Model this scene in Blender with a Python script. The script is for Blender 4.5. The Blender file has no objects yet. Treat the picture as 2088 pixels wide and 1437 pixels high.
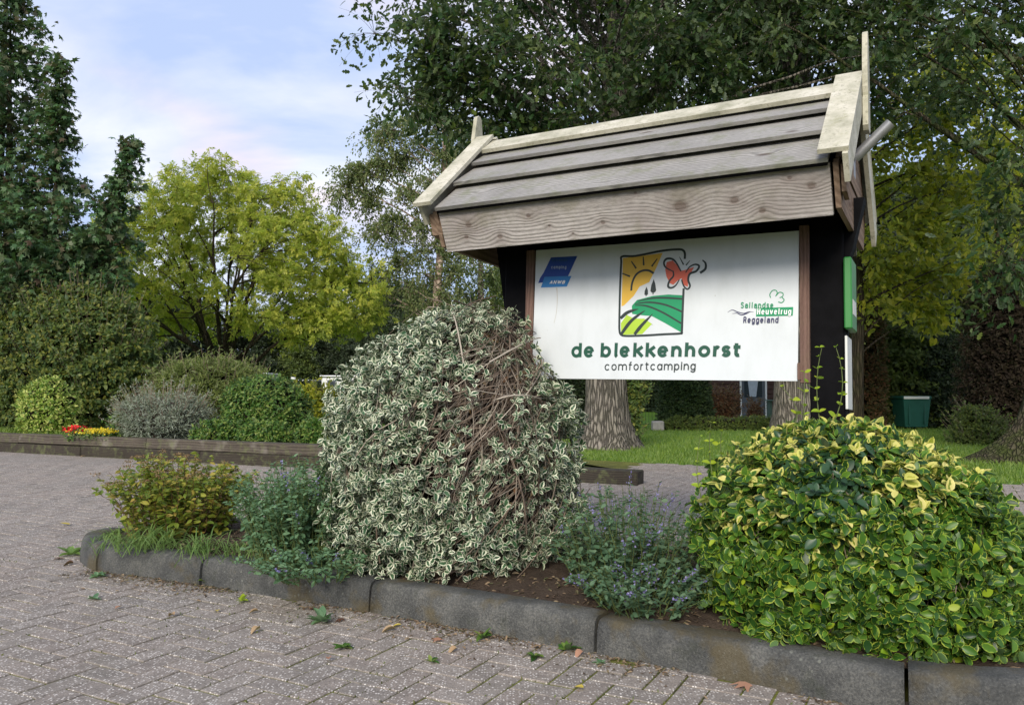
import bpy, math, random
import numpy as np
from mathutils import Vector, Matrix

rng = np.random.default_rng(11)
random.seed(11)
R = math.radians
SC = bpy.context.scene
COL = SC.collection

# ------------------------------------------------------------------ camera
F_PX, CX, CY, EYE, PITCH = 1657.0, 1044.0, 718.5, 1.05, R(2.5)
cam = bpy.data.cameras.new("camera")
cam.sensor_width = 36.0
cam.lens = 36.0 * F_PX / 2088.0
cam.clip_start, cam.clip_end = 0.05, 2000.0
cam_o = bpy.data.objects.new("camera", cam)
cam_o.location = (0, 0, EYE)
cam_o.rotation_euler = (R(90) + PITCH, 0, 0)
COL.objects.link(cam_o)
SC.camera = cam_o

# ------------------------------------------------------------------ sky, sun, exposure
SUN_EL, SUN_AZ = R(29), R(197)      # azimuth of the sun, clockwise from +Y
world = bpy.data.worlds.new("World")
SC.world = world
world.use_nodes = True


class NT:
    """small node-tree helper"""
    def __init__(self, tree):
        self.t = tree
        tree.nodes.clear()

    def n(self, kind, **kw):
        nd = self.t.nodes.new(kind)
        for k, v in kw.items():
            if k.startswith("i_"):
                nd.inputs[k[2:].replace("_", " ")].default_value = v
            else:
                setattr(nd, k, v)
        return nd

    def l(self, a, b):
        self.t.links.new(a, b)

    def val(self, sock, v):
        if isinstance(v, (int, float, tuple, list)):
            sock.default_value = v
        else:
            self.l(v, sock)

    def math(self, op, a, b=0.0, c=0.0, clamp=False):
        nd = self.n("ShaderNodeMath", operation=op, use_clamp=clamp)
        self.val(nd.inputs[0], a)
        self.val(nd.inputs[1], b)
        self.val(nd.inputs[2], c)
        return nd.outputs[0]

    def mix(self, fac, a, b, mode="MIX"):
        nd = self.n("ShaderNodeMix", data_type="RGBA", blend_type=mode)
        self.val(nd.inputs[0], fac)
        self.val(nd.inputs[6], a if not isinstance(a, tuple) else (*a[:3], 1))
        self.val(nd.inputs[7], b if not isinstance(b, tuple) else (*b[:3], 1))
        return nd.outputs[2]

    def ramp(self, fac, stops, interp="LINEAR"):
        nd = self.n("ShaderNodeValToRGB")
        cr = nd.color_ramp
        cr.interpolation = interp
        while len(cr.elements) < len(stops):
            cr.elements.new(0.5)
        for e, (p, c) in zip(cr.elements, stops):
            e.position = p
            e.color = (c, c, c, 1) if isinstance(c, (int, float)) else (*c[:3], 1)
        self.val(nd.inputs[0], fac)
        return nd.outputs[0]

    def noise(self, vec, scale, detail=4, rough=0.55, dist=0.0, col=False):
        nd = self.n("ShaderNodeTexNoise")
        nd.inputs["Scale"].default_value = scale
        nd.inputs["Detail"].default_value = detail
        nd.inputs["Roughness"].default_value = rough
        nd.inputs["Distortion"].default_value = dist
        if vec is not None:
            self.l(vec, nd.inputs["Vector"])
        return nd.outputs[1 if col else 0]

    def voro(self, vec, scale, feature="F1", out="Distance"):
        nd = self.n("ShaderNodeTexVoronoi", feature=feature)
        nd.inputs["Scale"].default_value = scale
        if vec is not None:
            self.l(vec, nd.inputs["Vector"])
        return nd.outputs[out]

    def mapping(self, vec, loc=(0, 0, 0), rot=(0, 0, 0), scale=(1, 1, 1)):
        nd = self.n("ShaderNodeMapping")
        nd.inputs["Location"].default_value = loc
        nd.inputs["Rotation"].default_value = rot
        nd.inputs["Scale"].default_value = scale
        self.l(vec, nd.inputs["Vector"])
        return nd.outputs[0]


nt = NT(world.node_tree)
out = nt.n("ShaderNodeOutputWorld")
bg = nt.n("ShaderNodeBackground")
bg.inputs["Strength"].default_value = 0.1
sky = nt.n("ShaderNodeTexSky", sky_type="NISHITA", sun_disc=False)
sky.sun_elevation, sky.sun_rotation = SUN_EL, SUN_AZ
sky.air_density, sky.dust_density, sky.ozone_density = 1.0, 1.5, 2.0
tc = nt.n("ShaderNodeTexCoord")
sep = nt.n("ShaderNodeSeparateXYZ")
nt.l(tc.outputs["Generated"], sep.inputs[0])
den = nt.math("ADD", nt.math("ABSOLUTE", sep.outputs[2]), 0.22)
cmb = nt.n("ShaderNodeCombineXYZ")
nt.l(nt.math("DIVIDE", sep.outputs[0], den), cmb.inputs[0])
nt.l(nt.math("DIVIDE", sep.outputs[1], den), cmb.inputs[1])
cv = nt.mapping(cmb.outputs[0], loc=(3.1, 1.7, 0.4), rot=(0, 0, R(24)), scale=(0.9, 1.35, 1))
n1 = nt.noise(cv, 1.6, 7, 0.52, 0.25)
n2 = nt.noise(nt.mapping(cmb.outputs[0], loc=(8.3, 2.2, 3.0)), 1.5, 5, 0.55, 0.2)
n3 = nt.noise(nt.mapping(cmb.outputs[0], loc=(1.3, 6.2, 7.0)), 1.9, 4, 0.5, 0.3)
veil = nt.ramp(n1, [(0.40, 0.0), (0.60, 1.0)])
pink = nt.ramp(n3, [(0.50, 0.0), (0.62, 1.0)])
cloud = nt.mix(nt.ramp(n2, [(0.35, 0.0), (0.65, 1.0)]), (4.8, 5.1, 6.2), (7.0, 7.1, 7.4))
cloud = nt.mix(nt.math("MULTIPLY", pink, 0.75), cloud, (7.2, 5.9, 6.0))
pale = nt.mix(0.86, sky.outputs[0], (3.5, 4.3, 6.3))
skyc = nt.mix(nt.math("MULTIPLY", veil, 0.85), pale, cloud)
nt.l(skyc, bg.inputs["Color"])
nt.l(bg.outputs[0], out.inputs["Surface"])

sun = bpy.data.lights.new("sun", "SUN")
sun.energy, sun.angle, sun.color = 2.5, R(24), (1.0, 0.91, 0.77)
sun_o = bpy.data.objects.new("sun", sun)
sun_o.rotation_euler = (R(90) - SUN_EL, 0, math.pi - SUN_AZ)
sun_o.location = (-8, -12, 14)
COL.objects.link(sun_o)

SC.view_settings.view_transform = "Standard"
SC.view_settings.look = "None"
SC.view_settings.gamma = 1.0
SC.view_settings.use_curve_mapping = False
SC.view_settings.exposure = 0.75
SC.cycles.max_bounces = 7
SC.cycles.diffuse_bounces = 3
SC.cycles.glossy_bounces = 2
SC.cycles.transmission_bounces = 4
SC.cycles.transparent_max_bounces = 4
SC.cycles.use_denoising = True

# ------------------------------------------------------------------ layout helpers
def ray(u, v):
    a, b = (u - CX) / F_PX, (CY - v) / F_PX
    return np.array([a, math.cos(PITCH) - math.sin(PITCH) * b, math.sin(PITCH) + math.cos(PITCH) * b])


def at(u, v, Y):
    d = ray(u, v)
    return np.array([0, 0, EYE]) + d * (Y / d[1])


def gp(u, v, z=0.0):
    d = ray(u, v)
    return np.array([0, 0, EYE]) + d * ((z - EYE) / d[2])


def unit(a):
    a = np.asarray(a, float)
    return a / np.maximum(np.linalg.norm(a, axis=-1, keepdims=True), 1e-9)


# ------------------------------------------------------------------ object helpers
def link(name, data, parent=None, mat=None, kind=None, label=None):
    o = bpy.data.objects.new(name, data)
    COL.objects.link(o)
    if parent is not None:
        o.parent = parent
    if mat is not None and data is not None and len(data.materials) == 0:
        data.materials.append(mat)
    if kind:
        o["kind"] = kind
    if label:
        o["label"] = label
    return o


def tag(o, label, cat, group=None, kind=None):
    o["label"] = label
    o["category"] = cat
    if group:
        o["group"] = group
    if kind:
        o["kind"] = kind
    return o


def thing(name, label, cat, loc=(0, 0, 0), group=None):
    o = bpy.data.objects.new(name, None)
    o.empty_display_size = 0.1
    COL.objects.link(o)
    o.location = tuple(float(c) for c in loc)
    return tag(o, label, cat, group)


class MB:
    """collects polygons for one mesh"""
    def __init__(self):
        self.v, self.f = [], []

    def poly(self, pts):
        k = len(self.v)
        self.v += [tuple(map(float, p)) for p in pts]
        self.f.append(tuple(range(k, k + len(pts))))

    def add(self, vs, fs):
        k = len(self.v)
        self.v += [tuple(map(float, p)) for p in vs]
        self.f += [tuple(i + k for i in f) for f in fs]
        return self

    def box(self, lo, hi, bev=0.0):
        (x0, y0, z0), (x1, y1, z1) = lo, hi
        if bev <= 0:
            vs = [(x0, y0, z0), (x1, y0, z0), (x1, y1, z0), (x0, y1, z0), (x0, y0, z1), (x1, y0, z1), (x1, y1, z1), (x0, y1, z1)]
            fs = [(3, 2, 1, 0), (4, 5, 6, 7), (0, 1, 5, 4), (1, 2, 6, 5), (2, 3, 7, 6), (3, 0, 4, 7)]
            return self.add(vs, fs)
        b = bev
        vs, idx = [], {}
        for sx, X in ((0, x0), (1, x1)):
            for sy, Y in ((0, y0), (1, y1)):
                for sz, Z in ((0, z0), (1, z1)):
                    dx, dy, dz = (b if sx == 0 else -b), (b if sy == 0 else -b), (b if sz == 0 else -b)
                    for ax in range(3):
                        p = [X + dx, Y + dy, Z + dz]
                        p[ax] = (X, Y, Z)[ax]
                        idx[(sx, sy, sz, ax)] = len(vs)
                        vs.append(tuple(p))
        fs = []
        for ax in range(3):
            o1, o2 = [(1, 2), (2, 0), (0, 1)][ax]
            for s in (0, 1):
                q = []
                for (a, c) in ((0, 0), (1, 0), (1, 1), (0, 1)):
                    k = [0, 0, 0]
                    k[ax], k[o1], k[o2] = s, a, c
                    q.append(idx[(*k, ax)])
                fs.append(tuple(q) if s else tuple(q[::-1]))
            for a in (0, 1):
                for c in (0, 1):
                    k0, k1 = [0, 0, 0], [0, 0, 0]
                    k0[o1] = k1[o1] = a
                    k0[o2] = k1[o2] = c
                    k0[ax], k1[ax] = 0, 1
                    q = (idx[(*k0, o1)], idx[(*k1, o1)], idx[(*k1, o2)], idx[(*k0, o2)])
                    fs.append(q if a != c else q[::-1])
        for key in [(a, b_, c) for a in (0, 1) for b_ in (0, 1) for c in (0, 1)]:
            t = tuple(idx[(*key, ax)] for ax in range(3))
            fs.append(t if sum(key) % 2 else t[::-1])
        return self.add(vs, fs)

    def prism(self, pts, off):
        """closed outline pts (3D) extruded by off"""
        n = len(pts)
        a = [tuple(p) for p in pts]
        b = [tuple(np.add(p, off)) for p in pts]
        fs = [tuple(range(n))[::-1], tuple(range(n, 2 * n))]
        for i in range(n):
            j = (i + 1) % n
            fs.append((i, j, n + j, n + i))
        return self.add(a + b, fs)

    def tube(self, pts, rad, sides=10, cap=True):
        P = np.asarray(pts, float)
        rad = np.broadcast_to(np.asarray(rad, float), (len(P),))
        v, q = tube_arrays(P[None], rad[None], sides)
        fs = [tuple(f) for f in q]
        if cap:
            n = len(P)
            fs.append(tuple(range(sides))[::-1])
            fs.append(tuple(range((n - 1) * sides, n * sides)))
        return self.add(v, fs)

    def build(self, name, mat=None, parent=None, smooth=False, kind=None, label=None):
        me = bpy.data.meshes.new(name)
        me.from_pydata(self.v, [], self.f)
        if smooth:
            me.polygons.foreach_set("use_smooth", [True] * len(me.polygons))
        me.update()
        return link(name, me, parent, mat, kind, label)


def tube_arrays(P, Rr, sides):
    """P (N,S,3), Rr (N,S) -> verts (N*S*sides,3), quads"""
    N, S, _ = P.shape
    T = unit(np.gradient(P, axis=1))
    mean = unit(P[:, -1] - P[:, 0])
    ref = np.where(np.abs(mean[:, 2:3]) > 0.8, np.array([[1.0, 0, 0]]), np.array([[0, 0, 1.0]]))[:, None, :]
    U = unit(np.cross(T, np.broadcast_to(ref, T.shape)))
    V = np.cross(T, U)
    a = np.arange(sides) * 2 * math.pi / sides
    verts = P[:, :, None, :] + Rr[:, :, None, None] * (np.cos(a)[None, None, :, None] * U[:, :, None, :] + np.sin(a)[None, None, :, None] * V[:, :, None, :])
    base = (np.arange(N) * S * sides)[:, None, None] + (np.arange(S - 1) * sides)[None, :, None]
    k = np.arange(sides)[None, None, :]
    k2 = (k + 1) % sides
    q = np.stack([base + k, base + sides + k, base + sides + k2, base + k2], -1).reshape(-1, 4)
    return verts.reshape(-1, 3), q[:, ::-1]


class Chunks:
    """big numpy mesh"""
    def __init__(self):
        self.v, self.l, self.t, self.uv, self.r, self.nv = [], [], [], [], [], 0

    def leaves(self, tmpl, M, T, rnd):
        tv, polys, uv = tmpl
        N, k = len(T), len(tv)
        if N == 0:
            return self
        v = np.einsum("nij,kj->nki", M, tv) + T[:, None, :]
        loops = np.concatenate([np.array(p) for p in polys])
        tot = np.array([len(p) for p in polys])
        self.v.append(v.reshape(-1, 3))
        self.l.append((loops[None] + (self.nv + np.arange(N) * k)[:, None]).ravel())
        self.t.append(np.tile(tot, N))
        self.uv.append(np.tile(uv[loops], (N, 1)))
        self.r.append(np.repeat(rnd, k))
        self.nv += N * k
        return self

    def tubes(self, P, Rr, sides=4, rnd=0.5):
        v, q = tube_arrays(P, Rr, sides)
        self.v.append(v)
        self.l.append((q + self.nv).ravel())
        self.t.append(np.full(len(q), 4))
        self.uv.append(np.zeros((q.size, 2)))
        rr = np.repeat(np.broadcast_to(rnd, (len(P),)), P.shape[1] * sides)
        self.r.append(rr)
        self.nv += len(v)
        return self

    def mesh(self, name, origin=(0, 0, 0), smooth=False):
        me = bpy.data.meshes.new(name)
        v = np.concatenate(self.v) - np.asarray(origin, float)
        l = np.concatenate(self.l).astype(np.int32)
        t = np.concatenate(self.t).astype(np.int32)
        me.vertices.add(len(v))
        me.vertices.foreach_set("co", v.astype(np.float32).ravel())
        me.loops.add(len(l))
        me.loops.foreach_set("vertex_index", l)
        me.polygons.add(len(t))
        st = np.zeros(len(t), np.int32)
        st[1:] = np.cumsum(t)[:-1]
        me.polygons.foreach_set("loop_start", st)
        me.polygons.foreach_set("use_smooth", np.full(len(t), bool(smooth)))
        uvl = me.uv_layers.new(name="UVMap")
        uvl.data.foreach_set("uv", np.concatenate(self.uv).astype(np.float32).ravel())
        at_ = me.attributes.new("rnd", "FLOAT", "POINT")
        at_.data.foreach_set("value", np.concatenate(self.r).astype(np.float32))
        me.update(calc_edges=True)
        me.validate()
        return me

    def build(self, name, mat, parent=None, origin=(0, 0, 0), smooth=False, kind=None, label=None):
        return link(name, self.mesh(name, origin, smooth), parent, mat, kind, label)


def frames(axis, normal, size, width=1.0):
    """leaf matrices: local y = axis, local z near normal"""
    y = unit(axis)
    z = unit(normal - (normal * y).sum(-1, keepdims=True) * y)
    x = np.cross(y, z)
    s = np.broadcast_to(np.asarray(size, float), (len(y),))[:, None]
    return np.stack([x * s * width, y * s, z * s], -1)


def rand_unit(n):
    return unit(rng.normal(size=(n, 3)))


def bezier(p0, p1, p2, S):
    t = np.linspace(0, 1, S)[None, :, None]
    return (1 - t) ** 2 * p0[:, None] + 2 * t * (1 - t) * p1[:, None] + t ** 2 * p2[:, None]


# ------------------------------------------------------------------ leaf shapes  (verts, polys, uv)
def leaf_blade(width=0.55, fold=0.12, curl=0.12, ts=(0, .12, .35, .6, .82, 1.0), prof=(.08, .62, 1.0, .97, .62, 0)):
    v, uv, polys = [], [], []
    for t, w in zip(ts, prof):
        z = -curl * t * t
        hw = 0.5 * width * w
        v += [(-hw, t, z + fold * w), (0, t, z), (hw, t, z + fold * w)]
        uv += [(0.0, t), (0.5, t), (1.0, t)]
    n = len(ts)
    for i in range(n - 1):
        a, b = 3 * i, 3 * (i + 1)
        if i == n - 2:
            polys += [(a, a + 1, b + 1), (a + 1, a + 2, b + 1)]
        else:
            polys += [(a, a + 1, b + 1, b), (a + 1, a + 2, b + 2, b + 1)]
    return np.array(v), polys, np.array(uv)


def leaf_half(outline, fold=0.15, curl=0.1):
    """outline: points of the right half from base to tip"""
    v = [(0, 0, 0), (0, 0.5, -0.02), (0, 1, -curl)]
    k = len(outline)
    for s in (-1, 1):
        v += [(s * x, y, abs(x) * fold - curl * y * y) for x, y in outline]
    r = [0] + list(range(3 + k, 3 + 2 * k)) + [2, 1]
    l = [0, 1, 2] + list(range(3 + k - 1, 2, -1))
    v = np.array(v, float)
    return v, [tuple(r), tuple(l)], np.stack([v[:, 0] + 0.5, v[:, 1]], -1)


def leaf_rhomb(width=0.5, fold=0.12):
    v = np.array([(0, 0, 0), (width / 2, .45, fold), (0, 1, -.06), (-width / 2, .45, fold)], float)
    return v, [(0, 1, 2), (0, 2, 3)], np.stack([v[:, 0] / width + 0.5, v[:, 1]], -1)


def combine(tmpls):
    V, P, U, k = [], [], [], 0
    for (v, p, u), M in tmpls:
        V.append(v @ np.array(M.to_3x3()).T + np.array(M.translation))
        P += [tuple(i + k for i in f) for f in p]
        U.append(u)
        k += len(v)
    return np.concatenate(V), P, np.concatenate(U)


EUON = [leaf_blade(0.60, f, c) for f, c in ((.10, .10), (.16, .22), (.05, -.08), (.2, .3))]
OAK = [leaf_half([(.05, .08), (.2, .26), (.11, .36), (.29, .54), (.16, .66), (.22, .82), (.1, .95)], f, c) for f, c in ((.25, .15), (.05, .3))]
STAR = [(lambda v: (v, [tuple(range(len(v)))], np.stack([v[:, 0] + .5, v[:, 1]], -1)))(np.array(
    [(0, 0, 0), (.16, .10, 0), (.5, .16, -.1), (.24, .34, .02), (.36, .78, -.08), (.13, .58, .03), (0, 1.05, -.1), (-.13, .58, .03),
     (-.36, .78, -.08), (-.24, .34, .02), (-.5, .16, -.1), (-.16, .10, 0)], float))]
RH = [leaf_rhomb(0.55), leaf_rhomb(0.7, 0.2)]
NARROW = [leaf_rhomb(0.2, 0.05)]
OVAL = [leaf_half([(.2, .18), (.28, .45), (.17, .78)], .2, .15), leaf_half([(.17, .2), (.24, .5), (.14, .8)], .05, .3)]
PINN = [combine([(leaf_rhomb(.5, .08), Matrix.Translation((0, .55, 0))),
                 (leaf_rhomb(.45, .1), Matrix.Translation((0, .42, 0)) @ Matrix.Rotation(R(-62), 4, "Z") @ Matrix.Scale(.8, 4)),
                 (leaf_rhomb(.45, .1), Matrix.Translation((0, .42, 0)) @ Matrix.Rotation(R(62), 4, "Z") @ Matrix.Scale(.8, 4)),
                 (leaf_rhomb(.45, .1), Matrix.Translation((0, .12, 0)) @ Matrix.Rotation(R(-70), 4, "Z") @ Matrix.Scale(.7, 4)),
                 (leaf_rhomb(.45, .1), Matrix.Translation((0, .12, 0)) @ Matrix.Rotation(R(70), 4, "Z") @ Matrix.Scale(.7, 4))])]
SPRAY = [combine([(leaf_rhomb(.55, .1), Matrix.Translation((random.uniform(-.5, .5), random.uniform(-.5, .6), random.uniform(-.35, .35)))
                   @ Matrix.Rotation(random.uniform(-1.6, 1.6), 4, "Z") @ Matrix.Rotation(random.uniform(-.9, .6), 4, "X") @ Matrix.Scale(.62, 4)) for _ in range(5)]) for _ in range(2)]
BLADE = [(lambda v: (v, [(0, 1, 3, 2), (2, 3, 4)], np.stack([v[:, 0] + .5, v[:, 1]], -1)))(np.array(
    [(-.04, 0, 0), (.04, 0, 0), (-.032, .55, .03), (.032, .55, .03), (0, 1, .22)], float))]


# ------------------------------------------------------------------ materials
def new_mat(name):
    m = bpy.data.materials.new(name)
    m.use_nodes = True
    t = NT(m.node_tree)
    o = t.n("ShaderNodeOutputMaterial")
    return m, t, o


def principled(t, color, rough=0.6, spec=0.4, normal=None, metallic=0.0):
    b = t.n("ShaderNodeBsdfPrincipled")
    t.val(b.inputs["Base Color"], (*color[:3], 1) if isinstance(color, tuple) else color)
    t.val(b.inputs["Roughness"], rough)
    b.inputs["Specular IOR Level"].default_value = spec
    b.inputs["Metallic"].default_value = metallic
    if normal is not None:
        t.l(normal, b.inputs["Normal"])
    return b


def bump(t, height, strength=0.5, dist=0.01):
    b = t.n("ShaderNodeBump")
    b.inputs["Strength"].default_value = strength
    b.inputs["Distance"].default_value = dist
    t.l(height, b.inputs["Height"])
    return b.outputs[0]


def leaf_mat(name, stops, trans=0.3, rough=0.5, margin=None, tcol=None, spec=0.3, margin_w=0.3, patches=None):
    """stops: leaf colours picked by each leaf's own random; margin: pale leaf edge colours (low, high)"""
    m, t, o = new_mat(name)
    a = t.n("ShaderNodeAttribute", attribute_name="rnd")
    rnd = a.outputs["Fac"]
    k = len(stops)
    col = t.ramp(rnd, [(i / max(1, k - 1), c) for i, c in enumerate(stops)])
    if margin is not None:
        uvn = t.n("ShaderNodeUVMap")
        s = t.n("ShaderNodeSeparateXYZ")
        t.l(uvn.outputs[0], s.inputs[0])
        ax = t.math("MULTIPLY", t.math("ABSOLUTE", t.math("SUBTRACT", s.outputs[0], 0.5)), 2.0)
        ay = t.math("POWER", t.math("ABSOLUTE", t.math("SUBTRACT", t.math("MULTIPLY", s.outputs[1], 2.0), 1.0)), 2.5)
        e = t.math("MAXIMUM", ax, ay)
        cmbn = t.n("ShaderNodeCombineXYZ")
        t.l(s.outputs[0], cmbn.inputs[0])
        t.l(s.outputs[1], cmbn.inputs[1])
        t.l(t.math("MULTIPLY", rnd, 57.0), cmbn.inputs[2])
        nz = t.noise(cmbn.outputs[0], 4.5, 2)
        wv = t.math("FRACT", t.math("MULTIPLY", rnd, 13.7))
        thr = t.math("SUBTRACT", 1.0 - margin_w * 0.55, t.math("MULTIPLY", wv, margin_w))
        q = t.math("SUBTRACT", t.math("ADD", e, t.math("MULTIPLY", t.math("SUBTRACT", nz, 0.5), 0.75)), thr)
        msk = t.math("MULTIPLY", q, 9.0, clamp=True)
        mc = t.mix(t.math("FRACT", t.math("MULTIPLY", rnd, 7.3)), margin[0], margin[1])
        col = t.mix(msk, col, mc)
    geo = t.n("ShaderNodeNewGeometry")
    col = t.mix(t.math("MULTIPLY", geo.outputs["Backfacing"], 0.3), col, t.mix(0.5, col, (0.35, 0.42, 0.28)))
    p = principled(t, col, rough, spec)
    tr = t.n("ShaderNodeBsdfTranslucent")
    t.val(tr.inputs["Color"], t.mix(0.55, col, t.mix(1.0, col, tcol if tcol else (1.7, 1.9, 0.55), "MULTIPLY")))
    mx = t.n("ShaderNodeMixShader")
    mx.inputs[0].default_value = trans
    t.l(p.outputs[0], mx.inputs[1])
    t.l(tr.outputs[0], mx.inputs[2])
    t.l(mx.outputs[0], o.inputs[0])
    return m


def plain_mat(name, color, rough=0.6, var=0.15, scale=8.0, spec=0.35, bumps=0.0, bscale=60.0, metallic=0.0):
    m, t, o = new_mat(name)
    tcn = t.n("ShaderNodeTexCoord")
    n = t.noise(tcn.outputs["Object"], scale, 5)
    lo = tuple(c * (1 - var) for c in color)
    hi = tuple(min(1, c * (1 + var)) for c in color)
    col = t.ramp(n, [(0.3, lo), (0.7, hi)])
    nm = None
    if bumps > 0:
        nm = bump(t, t.noise(tcn.outputs["Object"], bscale, 4), bumps, 0.004)
    t.l(principled(t, col, rough, spec, nm, metallic).outputs[0], o.inputs[0])
    return m


def wood_mat(name, dark, light, moss=0.0, axis=0, freq=55.0, knots=0.6, stain=None, rough=0.8, bstr=0.6):
    """weathered timber, grain along local axis"""
    m, t, o = new_mat(name)
    tcn = t.n("ShaderNodeTexCoord")
    oi = t.n("ShaderNodeObjectInfo")
    off = t.n("ShaderNodeCombineXYZ")
    t.l(t.math("MULTIPLY", oi.outputs["Random"], 31.0), off.inputs[0])
    t.l(t.math("MULTIPLY", oi.outputs["Random"], 7.0), off.inputs[1])
    t.l(t.math("MULTIPLY", oi.outputs["Random"], 3.3), off.inputs[2])
    va = t.n("ShaderNodeVectorMath", operation="ADD")
    t.l(tcn.outputs["Object"], va.inputs[0])
    t.l(off.outputs[0], va.inputs[1])
    sc = [1.0, 1.0, 1.0]
    sc[axis] = 0.16
    gv = t.mapping(va.outputs[0], scale=tuple(sc))
    s = t.n("ShaderNodeSeparateXYZ")
    t.l(va.outputs[0], s.inputs[0])
    across = t.math("ADD", s.outputs[(axis + 1) % 3], s.outputs[(axis + 2) % 3])
    # knots: voronoi cells stretched a little along the grain
    ks = [5.5, 5.5, 5.5]
    ks[axis] = 2.6
    kd = t.voro(t.mapping(va.outputs[0], scale=tuple(ks)), 1.0)
    kg = t.math("POWER", 2.718, t.math("MULTIPLY", t.math("MULTIPLY", kd, kd), -26.0))
    warp = t.math("ADD", t.math("MULTIPLY", t.noise(gv, 7.0, 3, 0.5), 0.09), t.math("MULTIPLY", kg, 0.085 * knots))
    g = t.math("MULTIPLY", t.math("ADD", across, warp), freq * 2 * math.pi)
    band = t.math("MULTIPLY_ADD", t.math("SINE", g), 0.5, 0.5)
    fine = t.noise(t.mapping(gv, scale=(1, 1, 1)), 260.0, 3, 0.6)
    big = t.noise(va.outputs[0], 2.2, 4, 0.6)
    mixv = t.math("ADD", t.math("MULTIPLY", band, 0.22), t.math("ADD", t.math("MULTIPLY", fine, 0.50), t.math("MULTIPLY", big, 0.42)))
    col = t.ramp(mixv, [(0.25, dark), (0.85, light)])
    kcore = t.math("MULTIPLY", t.ramp(kd, [(0.05, 1.0), (0.12, 0.0)]), knots, clamp=True)
    col = t.mix(kcore, col, tuple(c * k for c, k in zip(dark, (0.75, 0.5, 0.4))))
    if stain:
        col = t.mix(t.ramp(t.noise(va.outputs[0], 3.1, 3), [(0.55, 0.0), (0.72, 0.55)]), col, stain)
    if moss > 0:
        mk = t.math("MULTIPLY", t.ramp(t.noise(va.outputs[0], 9.0, 6, 0.7), [(0.5, 0.0), (0.68, 1.0)]), moss)
        col = t.mix(mk, col, (0.13, 0.15, 0.06))
    h = t.math("SUBTRACT", t.math("ADD", t.math("MULTIPLY", band, 0.6), t.math("MULTIPLY", fine, 0.7)), t.math("MULTIPLY", kcore, 0.8))
    t.l(principled(t, col, rough, 0.25, bump(t, h, bstr, 0.004)).outputs[0], o.inputs[0])
    return m


def bark_mat(name, dark, light, moss=0.0, scale=20.0, zs=0.11):
    m, t, o = new_mat(name)
    tcn = t.n("ShaderNodeTexCoord")
    v = t.mapping(tcn.outputs["Object"], scale=(1, 1, zs))
    wv = t.n("ShaderNodeVectorMath", operation="ADD")
    t.l(v, wv.inputs[0])
    nn = t.n("ShaderNodeVectorMath", operation="SCALE")
    nn.inputs[3].default_value = 0.13
    t.l(t.noise(v, 6.0, 3, col=True), nn.inputs[0])
    t.l(nn.outputs[0], wv.inputs[1])
    d = t.voro(wv.outputs[0], scale, "DISTANCE_TO_EDGE")
    f = t.noise(tcn.outputs["Object"], 45.0, 4)
    ridge = t.ramp(d, [(0.0, 0.0), (0.22, 1.0)])
    hgt = t.math("ADD", ridge, t.math("MULTIPLY", f, 0.35))
    col = t.ramp(t.math("MULTIPLY_ADD", f, 0.5, t.math("MULTIPLY", ridge, 0.5)), [(0.2, dark), (0.8, light)])
    if moss > 0:
        mk = t.math("MULTIPLY", t.ramp(t.noise(tcn.outputs["Object"], 3.5, 6, 0.7), [(0.4, 0.0), (0.6, 1.0)]), moss)
        col = t.mix(mk, col, (0.055, 0.075, 0.018))
    t.l(principled(t, col, 0.9, 0.15, bump(t, hgt, 1.0, 0.03)).outputs[0], o.inputs[0])
    return m


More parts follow.
